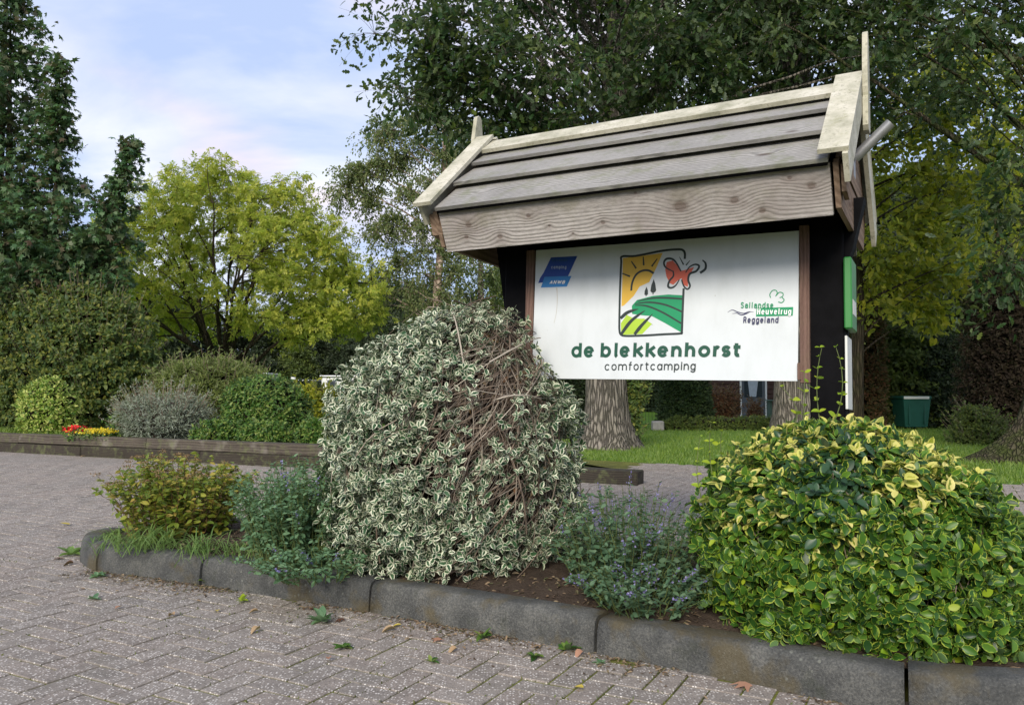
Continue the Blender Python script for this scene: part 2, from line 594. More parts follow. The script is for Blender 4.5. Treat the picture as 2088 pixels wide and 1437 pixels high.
def paver_mat(name, joints=False):
    m, t, o = new_mat(name)
    tcn = t.n("ShaderNodeTexCoord")
    geo = t.n("ShaderNodeNewGeometry")
    P = geo.outputs["Position"]
    big = t.noise(P, 0.9, 5, 0.6)
    mid = t.noise(P, 11.0, 4, 0.6)
    grit = t.noise(P, 150.0, 3, 0.7)
    wob = t.n("ShaderNodeVectorMath", operation="ADD")
    t.l(P, wob.inputs[0])
    wsc = t.n("ShaderNodeVectorMath", operation="SCALE")
    wsc.inputs[3].default_value = 0.006
    t.l(t.noise(P, 120.0, 2, col=True), wsc.inputs[0])
    t.l(wsc.outputs[0], wob.inputs[1])
    vn = t.n("ShaderNodeTexVoronoi")
    vn.inputs["Scale"].default_value = 95.0
    t.l(wob.outputs[0], vn.inputs["Vector"])
    sc3 = t.n("ShaderNodeSeparateColor")
    t.l(vn.outputs["Color"], sc3.inputs[0])
    spk = t.math("MULTIPLY", t.ramp(vn.outputs["Distance"], [(0.30, 1.0), (0.42, 0.0)]), t.ramp(sc3.outputs[0], [(0.50, 0.0), (0.62, 1.0)]))
    dsp = t.math("MULTIPLY", t.ramp(vn.outputs["Distance"], [(0.30, 1.0), (0.42, 0.0)]), t.ramp(sc3.outputs[1], [(0.62, 0.0), (0.7, 0.6)]))
    if joints:
        rv = t.voro(P, 5.0, out="Color")
    else:
        at_ = t.n("ShaderNodeAttribute", attribute_name="rnd")
        oi = t.n("ShaderNodeObjectInfo")
        rv = t.math("FRACT", t.math("ADD", at_.outputs["Fac"], oi.outputs["Random"]))
    col = t.ramp(rv, [(0.0, (0.24, 0.20, 0.174)), (0.35, (0.295, 0.247, 0.213)), (0.7, (0.32, 0.283, 0.25)), (1.0, (0.215, 0.19, 0.168))])
    col = t.mix(t.ramp(big, [(0.38, 0.0), (0.66, 0.6)]), col, (0.20, 0.19, 0.175))
    col = t.mix(0.35, col, t.ramp(mid, [(0.3, (0.14, 0.122, 0.108)), (0.7, (0.40, 0.352, 0.31))]))
    col = t.mix(t.ramp(grit, [(0.42, 0.45), (0.54, 0.0)]), col, (0.085, 0.08, 0.075))
    col = t.mix(dsp, col, (0.10, 0.09, 0.085))
    col = t.mix(t.math("MULTIPLY", spk, 0.8), col, (0.68, 0.645, 0.60))
    stain = t.math("MULTIPLY", t.ramp(t.noise(P, 2.7, 7, 0.7), [(0.54, 0.0), (0.68, 1.0)]), 0.4)
    col = t.mix(stain, col, (0.135, 0.125, 0.105))
    if joints:
        col = t.mix(t.ramp(t.noise(P, 2.2, 6, 0.65), [(0.58, 0.0), (0.72, 0.4)]), col, (0.10, 0.12, 0.05))
    h = t.math("ADD", t.math("MULTIPLY", grit, 0.8), t.math("MULTIPLY", spk, 0.5))
    t.l(principled(t, col, 0.9, 0.12, bump(t, h, 0.5, 0.004)).outputs[0], o.inputs[0])
    return m


def ground_mat(name, stops, scale=3.0, fine=80.0, bstr=0.6):
    m, t, o = new_mat(name)
    geo = t.n("ShaderNodeNewGeometry")
    P = geo.outputs["Position"]
    v = t.math("MULTIPLY_ADD", t.noise(P, scale, 6, 0.65), 0.65, t.math("MULTIPLY", t.noise(P, fine, 3), 0.35))
    col = t.ramp(v, [(0.3 + 0.4 * i / max(1, len(stops) - 1), c) for i, c in enumerate(stops)])
    t.l(principled(t, col, 0.95, 0.15, bump(t, t.noise(P, fine, 4), bstr, 0.01)).outputs[0], o.inputs[0])
    return m


def kerb_mat(name):
    m, t, o = new_mat(name)
    geo = t.n("ShaderNodeNewGeometry")
    P = geo.outputs["Position"]
    oi = t.n("ShaderNodeObjectInfo")
    n = t.noise(P, 6.0, 7, 0.65)
    f = t.noise(P, 120.0, 4, 0.7)
    col = t.ramp(t.math("MULTIPLY_ADD", n, 0.5, t.math("MULTIPLY", f, 0.5)), [(0.36, (0.035, 0.037, 0.036)), (0.5, (0.085, 0.087, 0.083)), (0.66, (0.19, 0.188, 0.17))])
    algae = t.math("MULTIPLY", t.ramp(t.noise(P, 4.3, 5, 0.6), [(0.50, 0.0), (0.62, 1.0)]), 0.65)
    col = t.mix(algae, col, (0.105, 0.08, 0.03))
    mossy = t.math("MULTIPLY", t.ramp(t.noise(P, 7.7, 5, 0.7), [(0.55, 0.0), (0.7, 1.0)]), 0.45)
    col = t.mix(mossy, col, (0.035, 0.042, 0.02))
    lich = t.math("MULTIPLY", t.ramp(t.voro(P, 23.0), [(0.10, 1.0), (0.17, 0.0)]), t.ramp(t.noise(P, 5.5, 2), [(0.55, 0.0), (0.6, 0.7)]))
    col = t.mix(lich, col, (0.22, 0.23, 0.20))
    pale = t.math("MULTIPLY", t.ramp(t.voro(P, 60.0), [(0.10, 1.0), (0.2, 0.0)]), 0.3)
    col = t.mix(pale, col, (0.22, 0.22, 0.20))
    col = t.mix(t.math("MULTIPLY", oi.outputs["Random"], 0.2), col, (0.045, 0.05, 0.055))
    t.l(principled(t, col, 0.82, 0.3, bump(t, t.math("ADD", f, t.math("MULTIPLY", n, 0.8)), 1.0, 0.008)).outputs[0], o.inputs[0])
    return m


M_PAVER = paver_mat("paver")
M_FARPAVE = paver_mat("far_paving", True)
M_JOINT = ground_mat("joint_moss", [(0.04, 0.036, 0.025), (0.075, 0.08, 0.022), (0.15, 0.16, 0.035), (0.10, 0.105, 0.03)], 2.6, 40)
M_EARTH = ground_mat("earth", [(0.03, 0.022, 0.016), (0.055, 0.04, 0.03), (0.085, 0.065, 0.05)], 9, 90, 1.0)
M_LAWN = ground_mat("lawn", [(0.06, 0.12, 0.012), (0.09, 0.18, 0.02), (0.13, 0.22, 0.03)], 1.2, 70, 1.0)
M_FIELD = ground_mat("field", [(0.035, 0.055, 0.015), (0.06, 0.09, 0.025)], 0.6, 20)
M_KERB = kerb_mat("kerb_concrete")
M_SLEEPER = wood_mat("sleeper_wood", (0.018, 0.015, 0.012), (0.13, 0.11, 0.088), 0.5, 0, 26, 0.3, (0.26, 0.24, 0.205), .9, 1.0)
M_SLEEPER2 = wood_mat("dark_sleeper_wood", (0.014, 0.012, 0.009), (0.06, 0.05, 0.038), 0.6, 0, 40, 0.2)  # darker tone for the lower course
M_ROOFWOOD = wood_mat("grey_roof_wood", (0.075, 0.073, 0.072), (0.40, 0.39, 0.37), 0.45, 0, 34, 0.75)
M_FASCIA = None
M_GABLE = wood_mat("gable_wood", (0.10, 0.06, 0.04), (0.30, 0.215, 0.155), 0.05, 1, 26, 0.6)
M_CREAM = None
M_BLACK = plain_mat("black_stain", (0.004, 0.004, 0.005), 0.7, 0.3, 12, 0.06, 0.3, 40)
M_BATTEN = wood_mat("brown_batten_wood", (0.07, 0.04, 0.032), (0.21, 0.13, 0.105), 0.1, 2, 45, 0.3)
M_BARK = bark_mat("oak_bark", (0.045, 0.04, 0.035), (0.25, 0.225, 0.195), 0.15)
M_BARKM = bark_mat("mossy_bark", (0.022, 0.018, 0.012), (0.10, 0.085, 0.06), 0.85)
M_BARKD = bark_mat("dark_bark", (0.02, 0.015, 0.011), (0.075, 0.058, 0.042), 0.25)
M_BIRCH = bark_mat("birch_bark", (0.10, 0.07, 0.055), (0.50, 0.40, 0.33), 0.0, 4, 1.5)
def twig_mat():
    m, t, o = new_mat("twig")
    a = t.n("ShaderNodeAttribute", attribute_name="rnd")
    col = t.ramp(a.outputs["Fac"], [(0.0, (0.065, 0.048, 0.038)), (0.4, (0.16, 0.12, 0.092)), (0.75, (0.27, 0.225, 0.18)), (1.0, (0.38, 0.34, 0.285))])
    t.l(principled(t, col, 0.8, 0.2).outputs[0], o.inputs[0])
    return m


M_TWIG = twig_mat()
M_STEM = plain_mat("green_stem", (0.10, 0.13, 0.04), 0.7, 0.3, 20)
M_CORE = plain_mat("bush_shade_filler", (0.014, 0.011, 0.008), 0.95, 0.4, 25, 0.1, 1.0, 30)  # filler inside the bushes; the dark of the shaded interior is its colour
M_REDSTEM = plain_mat("reddish_stem", (0.11, 0.06, 0.03), 0.7, 0.3, 20)

def fascia_mat():
    """broad weathered plank; knots at their own places along x (metres) and z"""
    m, t, o = new_mat("fascia_wood")
    tcn = t.n("ShaderNodeTexCoord")
    s = t.n("ShaderNodeSeparateXYZ")
    V = tcn.outputs["Object"]
    t.l(V, s.inputs[0])
    x, z = s.outputs[0], s.outputs[2]
    gv = t.mapping(V, scale=(0.12, 1, 1))
    warp = t.math("MULTIPLY", t.math("SUBTRACT", t.noise(gv, 6.0, 3, 0.5), 0.5), 0.05)
    core = None
    halo = None
    for (kx, kz, kr) in [(.973, .768, .034), (1.219, .768, .021), (1.334, .716, .016), (1.545, .792, .019), (-.162, .79, .019), (-.19, .734, .014), (.011, .72, .016), (.195, .80, .013), (.585, .735, .012), (.42, .70, .007), (.30, .745, .007), (1.46, .83, .010), (.77, .845, .008)]:
        dx = t.math("MULTIPLY", t.math("SUBTRACT", x, kx), 0.72)
        dz = t.math("SUBTRACT", z, kz)
        d2 = t.math("ADD", t.math("MULTIPLY", dx, dx), t.math("MULTIPLY", dz, dz))
        g = t.math("POWER", 2.718, t.math("MULTIPLY", d2, -1.0 / (2.6 * kr) ** 2))
        warp = t.math("ADD", warp, t.math("MULTIPLY", g, kr * 1.5 * (1 if kz > .76 else -1)))
        c = t.math("MULTIPLY", t.math("SUBTRACT", 1.15, t.math("MULTIPLY", t.math("SQRT", d2), 1.25 / kr)), 2.2, clamp=True)
        core = c if core is None else t.math("MAXIMUM", core, c)
        halo = g if halo is None else t.math("MAXIMUM", halo, g)
    zz = t.math("ADD", z, warp)
    band = t.math("MULTIPLY_ADD", t.math("SINE", t.math("MULTIPLY", zz, 2 * math.pi * 62)), 0.5, 0.5)
    band = t.math("POWER", band, 0.6)
    bv = t.n("ShaderNodeCombineXYZ")
    t.l(t.math("MULTIPLY", x, 0.05), bv.inputs[0])
    t.l(zz, bv.inputs[2])
    soft = t.noise(bv.outputs[0], 16.0, 2, 0.5)
    fine = t.noise(t.mapping(V, scale=(0.10, 1, 1)), 330.0, 4, 0.65)
    rag = t.noise(t.mapping(V, scale=(0.35, 1, 1)), 70.0, 5, 0.7)
    gate = t.ramp(t.math("MULTIPLY_ADD", t.noise(gv, 3.0, 2), 0.7, t.math("MULTIPLY", soft, 0.3)), [(0.40, 0.12), (0.58, 1.0)])
    mixv = t.math("ADD", t.math("MULTIPLY", t.math("MULTIPLY", band, gate), 0.16), t.math("ADD", t.math("MULTIPLY", fine, 0.34), t.math("MULTIPLY", rag, 0.42)))
    col = t.ramp(mixv, [(0.22, (0.13, 0.118, 0.112)), (0.42, (0.33, 0.308, 0.295)), (0.70, (0.55, 0.525, 0.505))])
    col = t.mix(t.ramp(t.noise(V, 2.4, 4), [(0.48, 0.0), (0.66, 0.5)]), col, (0.25, 0.215, 0.21))
    col = t.mix(t.math("MULTIPLY", t.ramp(t.noise(V, 5.0, 6, 0.7), [(0.52, 0.0), (0.66, 1.0)]), 0.35), col, (0.16, 0.16, 0.09))
    col = t.mix(t.math("MULTIPLY", halo, 0.35), col, (0.15, 0.115, 0.10))
    ring = t.math("MULTIPLY_ADD", t.math("SINE", t.math("MULTIPLY", core, 14.0)), 0.25, 0.75)
    col = t.mix(t.math("MULTIPLY", t.math("MULTIPLY", core, ring), 0.6), col, (0.085, 0.055, 0.042))
    h = t.math("SUBTRACT", t.math("ADD", t.math("MULTIPLY", t.math("MULTIPLY", band, gate), 0.8), t.math("ADD", t.math("MULTIPLY", fine, 0.5), t.math("MULTIPLY", rag, 0.6))), t.math("MULTIPLY", core, 0.5))
    t.l(principled(t, col, 0.85, 0.2, bump(t, h, 0.6, 0.005)).outputs[0], o.inputs[0])
    return m


M_FASCIA = fascia_mat()


def cream_mat():
    m, t, o = new_mat("cream_paint_wood")
    tcn = t.n("ShaderNodeTexCoord")
    V = tcn.outputs["Object"]
    a = t.noise(V, 5.0, 6, 0.65)
    f = t.noise(V, 60.0, 4, 0.7)
    col = t.ramp(a, [(0.35, (0.30, 0.295, 0.215)), (0.52, (0.47, 0.45, 0.36)), (0.7, (0.60, 0.575, 0.49))])
    col = t.mix(t.ramp(t.noise(V, 14.0, 6, 0.75), [(0.54, 0.0), (0.66, 0.55)]), col, (0.26, 0.26, 0.15))
    col = t.mix(t.ramp(f, [(0.36, 0.6), (0.44, 0.0)]), col, (0.2, 0.19, 0.14))
    t.l(principled(t, col, 0.65, 0.3, bump(t, t.math("ADD", f, a), 0.35, 0.003)).outputs[0], o.inputs[0])
    return m


M_CREAM = cream_mat()
L_VARI = leaf_mat("cream_edged_leaf", [(0.014, 0.048, 0.018), (0.03, 0.08, 0.034), (0.055, 0.12, 0.055), (0.024, 0.068, 0.024)], 0.18, 0.4,
                  ((0.52, 0.56, 0.40), (0.72, 0.73, 0.58)), margin_w=0.43, tcol=(1.2, 1.3, 0.9))
L_GOLD = leaf_mat("gold_edged_leaf", [(0.012, 0.042, 0.01), (0.026, 0.08, 0.013), (0.05, 0.13, 0.017), (0.095, 0.195, 0.022)], 0.24, 0.38,
                  ((0.17, 0.30, 0.03), (0.36, 0.42, 0.06)), margin_w=0.24)
L_GOLDTOP = leaf_mat("yellow_leaf", [(0.06, 0.12, 0.02), (0.20, 0.26, 0.03), (0.42, 0.42, 0.06), (0.05, 0.11, 0.03)], 0.28, 0.4,
                     ((0.55, 0.54, 0.12), (0.66, 0.60, 0.22)), margin_w=0.75)
L_LIME = leaf_mat("lime_shoot_leaf", [(0.20, 0.34, 0.02), (0.34, 0.42, 0.03), (0.26, 0.40, 0.03)], 0.35, 0.4)
L_OAK = leaf_mat("oak_leaf", [(0.012, 0.033, 0.010), (0.021, 0.053, 0.014), (0.036, 0.078, 0.018), (0.085, 0.115, 0.02)], 0.3, 0.5)
L_MAPLE = leaf_mat("yellow_backlit_leaf", [(0.13, 0.17, 0.02), (0.25, 0.27, 0.03), (0.42, 0.40, 0.045), (0.15, 0.20, 0.03)], 0.55, 0.5)  # maple yellow raised to stand in for light coming through the leaves
L_GUM = leaf_mat("sweetgum_leaf", [(0.028, 0.072, 0.028), (0.046, 0.105, 0.038), (0.075, 0.145, 0.052), (0.085, 0.055, 0.036)], 0.22, 0.42)
L_NEG = leaf_mat("golden_tree_leaf", [(0.25, 0.31, 0.04), (0.36, 0.40, 0.055), (0.50, 0.49, 0.09), (0.24, 0.33, 0.045)], 0.48, 0.5)
L_BIRCH = leaf_mat("birch_leaf", [(0.085, 0.125, 0.045), (0.13, 0.175, 0.065), (0.23, 0.25, 0.10), (0.09, 0.14, 0.055)], 0.4, 0.5)
L_DARK = leaf_mat("dark_tree_leaf", [(0.010, 0.020, 0.009), (0.019, 0.035, 0.014), (0.036, 0.056, 0.02)], 0.2, 0.6)
L_MID = leaf_mat("mid_tree_leaf", [(0.05, 0.08, 0.02), (0.085, 0.125, 0.028), (0.14, 0.175, 0.035)], 0.35, 0.55)
L_SHRUB = leaf_mat("dogwood_leaf", [(0.045, 0.085, 0.028), (0.075, 0.125, 0.034), (0.12, 0.165, 0.038), (0.23, 0.235, 0.045)], 0.36, 0.5)
L_WILLOW = leaf_mat("willow_leaf", [(0.10, 0.135, 0.04), (0.155, 0.195, 0.055), (0.22, 0.26, 0.08)], 0.35, 0.5)
L_DOME = leaf_mat("dome_leaf", [(0.025, 0.07, 0.015), (0.05, 0.12, 0.02), (0.10, 0.18, 0.03), (0.22, 0.27, 0.07)], 0.25, 0.4)
L_DOMEY = leaf_mat("yellow_dome_leaf", [(0.07, 0.15, 0.02), (0.17, 0.27, 0.035), (0.34, 0.41, 0.09), (0.46, 0.48, 0.15)], 0.25, 0.4)
L_GREY = leaf_mat("grey_leaf", [(0.15, 0.19, 0.14), (0.22, 0.26, 0.20), (0.31, 0.345, 0.29)], 0.2, 0.7)
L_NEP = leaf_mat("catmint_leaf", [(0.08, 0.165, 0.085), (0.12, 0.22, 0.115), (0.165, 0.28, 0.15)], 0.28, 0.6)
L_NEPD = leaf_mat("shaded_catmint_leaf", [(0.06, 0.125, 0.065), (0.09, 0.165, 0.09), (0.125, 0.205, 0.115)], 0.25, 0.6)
L_SPIR = leaf_mat("spirea_leaf", [(0.09, 0.155, 0.025), (0.17, 0.235, 0.035), (0.30, 0.32, 0.045), (0.36, 0.26, 0.06)], 0.32, 0.5)
L_BROWN = leaf_mat("dry_leaf", [(0.10, 0.05, 0.025), (0.20, 0.11, 0.05), (0.30, 0.19, 0.09)], 0.15, 0.8)
L_THUJA = leaf_mat("thuja_leaf", [(0.014, 0.032, 0.012), (0.026, 0.052, 0.016), (0.045, 0.075, 0.02)], 0.15, 0.6)
L_RUST = leaf_mat("rusty_leaf", [(0.045, 0.05, 0.018), (0.09, 0.065, 0.024), (0.14, 0.06, 0.03)], 0.2, 0.7)
L_REDB = leaf_mat("barberry_leaf", [(0.06, 0.03, 0.018), (0.11, 0.055, 0.028), (0.16, 0.085, 0.04)], 0.2, 0.7)
L_GRASS = leaf_mat("grass_blade", [(0.08, 0.15, 0.015), (0.13, 0.21, 0.024), (0.19, 0.27, 0.04)], 0.32, 0.6)
L_TUFT = leaf_mat("lush_grass_blade", [(0.09, 0.17, 0.04), (0.14, 0.23, 0.06), (0.2, 0.29, 0.09)], 0.3, 0.5)
L_PURPLE = leaf_mat("purple_petal", [(0.20, 0.17, 0.42), (0.28, 0.25, 0.55), (0.36, 0.33, 0.6)], 0.3, 0.6, tcol=(1.1, 1.0, 1.3))
L_YELLOW = leaf_mat("yellow_petal", [(0.55, 0.42, 0.02), (0.7, 0.55, 0.03)], 0.3, 0.6)
L_RED = leaf_mat("red_petal", [(0.6, 0.015, 0.015), (0.7, 0.03, 0.02)], 0.2, 0.5, tcol=(1.2, 0.8, 0.8))


# ================================================================== GROUND
def sheet(name, pts, z, mat, kind="structure", label=None):
    mb = MB()
    mb.poly([(p[0], p[1], z) for p in pts])
    return mb.build(name, mat, None, kind=kind, label=label)


sheet("ground", [(-300, -60), (300, -60), (300, 500), (-300, 500)], -0.04, M_FIELD)

KERB_PX = [(157, 1158), (198, 1162), (300, 1177), (404, 1194), (553, 1216), (700, 1238), (756, 1247), (895, 1276), (1077, 1306), (1213, 1335), (1400, 1368), (1602, 1404), (1690, 1419), (1837, 1443)]
front = np.array([gp(u, v)[:2] for u, v in KERB_PX])
front[-3:] = [[0.96, 2.86], [1.07, 2.785], [1.26, 2.64]]
kfit = np.polyfit(front[:, 0], front[:, 1], 4)         # one even sweep
fx = np.linspace(front[0, 0] + 0.12, front[-1, 0], 12)
front = [np.array([x, np.polyval(kfit, x)]) for x in fx]
SL0, SL1 = gp(0, 920)[:2], gp(660, 955)[:2]          # sleeper edging line
SLD = unit(SL1 - SL0)
SLN = np.array([-SLD[1], SLD[0]])                     # towards the planted bed
SLN = SLN if SLN[1] > 0 else -SLN


# pavement: mossy joint bed under the pavers, far paving on top
pave_outline = [(-16, -1.5), (14, -1.5), (14, 9.3), gp(2088, 986)[:2], gp(1960, 990)[:2], gp(1700, 975)[:2], gp(1450, 950)[:2], gp(1190, 936)[:2], (0.9, 11.6)]
e0, e1 = SL0 - SLD * 6, SL0 + SLD * 10.2
pave_outline += [tuple(e1 + SLN * 1.6), tuple(e1 + SLN * .05), tuple(e0 + SLN * .05), (-16, e0[1])]
sheet("pavement", pave_outline, -0.005, M_JOINT)
pavement = bpy.data.objects["pavement"]

# island outline: front line, a blunt right end, a back line, a rounded nose
fr = np.array(front)
dirs = unit(np.gradient(fr, axis=0))
right = [fr[-1] + np.array([0.35, -0.10]), fr[-1] + np.array([0.75, -0.08]), fr[-1] + np.array([1.1, 0.12]), fr[-1] + np.array([1.3, 0.5]), fr[-1] + np.array([1.25, 0.95])]
back = [np.array([2.3, 4.15]), np.array([1.35, 4.75]), np.array([0.3, 5.25]), np.array([-1.0, 5.72]), np.array([-1.9, 5.85]), np.array([-2.35, 5.72])]
nose = [np.array([-2.62, 5.45]), np.array([-2.70, 5.15])]
island = np.array(list(fr) + right + back + nose)


def resample(pts, step, closed=True):
    p = np.array(list(pts) + ([pts[0]] if closed else []))
    # smooth with Catmull-Rom
    n = len(pts)
    o = []
    for i in range(n if closed else n - 1):
        a, b, c, d = pts[(i - 1) % n], pts[i], pts[(i + 1) % n], pts[(i + 2) % n]
        if not closed:
            a = pts[max(i - 1, 0)]
            d = pts[min(i + 2, n - 1)]
        for t in np.linspace(0, 1, 12, endpoint=False):
            o.append(0.5 * ((2 * b) + (-a + c) * t + (2 * a - 5 * b + 4 * c - d) * t * t + (-a + 3 * b - 3 * c + d) * t ** 3))
    o = np.array(o + [o[0] if closed else pts[-1]])
    s = np.concatenate([[0], np.cumsum(np.linalg.norm(np.diff(o, axis=0), axis=1))])
    k = max(2, int(s[-1] / step))
    ss = np.linspace(0, s[-1], k + 1)
    return np.stack([np.interp(ss, s, o[:, 0]), np.interp(ss, s, o[:, 1])], -1), ss


def inside(poly, x, y):
    c = np.zeros(np.shape(x), bool)
    n = len(poly)
    for i in range(n):
        x0, y0 = poly[i]
        x1, y1 = poly[(i + 1) % n]
        cond = ((y0 > y) != (y1 > y)) & (x < (x1 - x0) * (y - y0) / (y1 - y0 + 1e-12) + x0)
        c ^= cond
    return c


# --- pavers, 21 x 10.5 cm in herringbone
A = 0.105
ang = R(62)
ca, sa = math.cos(ang), math.sin(ang)


def paver_template(L, Wd, seed):
    g = 0.0042
    b = 0.0025
    h = 0.03
    x0, x1, y0, y1 = g, L - g, g, Wd - g
    rr = random.Random(seed)
    j = lambda: rr.uniform(-.0012, .0012)
    o = [(x0 + j(), y0 + j(), -h), (x1 + j(), y0 + j(), -h), (x1 + j(), y1 + j(), -h), (x0 + j(), y1 + j(), -h)]
    m_ = [(p[0], p[1], -b) for p in o]
    t_ = [(x0 + b, y0 + b, 0), (x1 - b, y0 + b, 0), (x1 - b, y1 - b, 0), (x0 + b, y1 - b, 0)]
    v = np.array(o + m_ + t_)
    v -= np.array([L / 2, Wd / 2, 0])
    polys = [(8, 9, 10, 11)]
    for i in range(4):
        k = (i + 1) % 4
        polys += [(i, k, 4 + k, 4 + i), (4 + i, 4 + k, 8 + k, 8 + i)]
    return v, polys, np.zeros((12, 2))


PT = [paver_template(2 * A, A, s) for s in range(4)]
isl_r, _ = resample([p for p in island], 0.1)
cells = []
for r in range(-120, 120):
    for n_ in range(-45, 45):
        cells.append((r + 4 * n_ + 1.0, r + 0.5, 0.0))
        cells.append((r + 4 * n_ + 3.5, r + 1.0, math.pi / 2))
cells = np.array(cells)
px_ = (cells[:, 0] * ca - cells[:, 1] * sa) * A - 0.3
py_ = (cells[:, 0] * sa + cells[:, 1] * ca) * A + 4.6
keep = (py_ > 1.9) & (py_ < 11.4) & (np.abs(px_ - 0.0) < 0.68 * py_ + 0.7)
# not beyond the sleepers, not under the island
sd = (px_ - SL0[0]) * SLN[0] + (py_ - SL0[1]) * SLN[1]
along = (px_ - SL0[0]) * SLD[0] + (py_ - SL0[1]) * SLD[1]
keep &= (sd < -0.05) | (along > 10.25)
shr = isl_r + (isl_r.mean(0) - isl_r) * 0.06
keep &= ~inside(shr, px_, py_)
keep &= inside([tuple(p) for p in pave_outline], px_, py_)
px_, py_, pa_ = px_[keep], py_[keep], cells[keep, 2] + ang
pz_ = rng.normal(0, 0.001, len(px_))
tilt = rng.normal(0, 0.004, (len(px_), 2))
order = np.argsort(py_ + 0.25 * np.abs(px_ + 0.35))
inview = (np.abs(px_) < 0.63 * py_ + .05) & (py_ > 2.62)
order = np.concatenate([order[inview[order]], order[~inview[order]]])
paver_meshes = []
for i in range(12):
    me = Chunks().leaves(PT[i % 4], np.eye(3)[None], np.zeros((1, 3)), np.array([i / 12 * 0.99])).mesh("paver")
    me.materials.append(M_PAVER)
    paver_meshes.append(me)


def paver_rot(i):
    return Matrix.Rotation(pa_[i] + (math.pi if i % 2 else 0) + tilt[i, 0] * 0.5, 3, "Z") @ Matrix.Rotation(tilt[i, 0], 3, "X") @ Matrix.Rotation(tilt[i, 1], 3, "Y")


for i in order[:300]:
    o = link("paver", paver_meshes[random.randrange(12)], pavement)
    o.matrix_basis = Matrix.Translation((px_[i], py_[i], pz_[i])) @ paver_rot(i).to_4x4()
rest = order[300:]
ch = Chunks()
for k in range(4):
    idx = rest[k::4]
    Mx = np.array([np.array(paver_rot(i)) for i in idx])
    ch.leaves(PT[k], Mx, np.stack([px_[idx], py_[idx], pz_[idx]], -1), rng.random(len(idx)))
ch.build("paver_field", M_PAVER, pavement, kind="stuff")
far = sheet("far_paving", [(-16, 11.25), (-3.9, 11.25)] + pave_outline[-2:-1] + [(-16, e0[1])], -0.003, M_FARPAVE)

# --- lawn sheets with grass
lawn_edge = [gp(u, v)[:2] for u, v in [(1180, 930), (1190, 936), (1300, 942), (1450, 950), (1700, 975), (1960, 990), (2088, 986)]]
sheet("lawn", [tuple(p) for p in lawn_edge] + [(14, 9.3), (40, 9.3), (40, 48), (-45, 48), (-45, 17), tuple(SL0 - SLD * 6 + SLN * 3.6), tuple(SL1 + SLN * 3.6), (0.9, 12.2)], -0.014, M_LAWN)

def grass(name, n, poly, size, mat, parent=None, z=-0.014, dens_near=True):
    lo, hi = np.min(poly, 0), np.max(poly, 0)
    P = []
    while sum(map(len, P)) < n:
        q = lo + rng.random((n, 2)) * (hi - lo)
        if dens_near:
            q = q[rng.random(len(q)) < np.clip((11.5 / np.maximum(q[:, 1], 8)) ** 2.2, 0, 1)]
        P.append(q[inside(poly, q[:, 0], q[:, 1])])
    P = np.concatenate(P)[:n]
    ax = unit(np.stack([rng.normal(0, .45, n), rng.normal(0, .45, n), np.ones(n)], -1))
    Mx = frames(ax, rand_unit(n), size * rng.uniform(.5, 1.3, n), 1.6)
    return Chunks().leaves(BLADE[0], Mx, np.c_[P, np.full(n, z)], rng.random(n))


lawn_poly = np.array([tuple(p) for p in lawn_edge] + [(13, 9.3), (14, 24), (-1, 24), (0.9, 12.2)])
g = grass("grass", 70000, lawn_poly, 0.07, L_GRASS)
go = g.build("grass", L_GRASS)
tag(go, "short green lawn grass behind the sign", "grass", kind="stuff")

# --- island: soil and kerb stones
soil_in = isl_r
mbs = MB()
c0 = isl_r[:-1].mean(0)
rings = []
isl_in = isl_r[:-1] + (lambda d_: np.stack([-d_[:, 1], d_[:, 0]], -1))(unit(np.roll(isl_r[:-1], -1, 0) - np.roll(isl_r[:-1], 1, 0))) * 0.11
for k, s in enumerate((1.0, 0.8, 0.55, 0.3)):
    zz = [0.112, 0.14, 0.165, 0.175][k]
    rings.append([(c0[0] + (p[0] - c0[0]) * s, c0[1] + (p[1] - c0[1]) * s, zz + rng.uniform(-.012, .012)) for p in isl_in])
nn_ = len(rings[0])
vs = [p for r_ in rings for p in r_] + [(c0[0], c0[1], 0.18)]
fs = []
for k in range(3):
    for i in range(nn_):
        j = (i + 1) % nn_
        fs.append((k * nn_ + i, k * nn_ + j, (k + 1) * nn_ + j, (k + 1) * nn_ + i))
for i in range(nn_):
    fs.append((3 * nn_ + i, 3 * nn_ + (i + 1) % nn_, len(vs) - 1))
mbs.add(vs, fs)
mbs.build("soil", M_EARTH, None, True, kind="structure")

kerb = bpy.data.objects.new("kerb", None)
COL.objects.link(kerb)
kerb["kind"] = "structure"
kp, ks = resample([p for p in island], 0.04)
kd_ = unit(np.gradient(kp, axis=0))
kn_ = np.stack([-kd_[:, 1], kd_[:, 0]], -1)           # points into the island (outline runs counter-clockwise)
if not inside(island, *(kp[10] + kn_[10] * .1)[:, None])[0]:
    kn_ = -kn_
PROF = [(0.0, -0.05), (0.004, 0.035), (0.010, 0.095), (0.016, 0.120), (0.027, 0.135), (0.045, 0.141), (0.13, 0.142), (0.142, 0.137), (0.15, 0.127), (0.15, -0.05)]
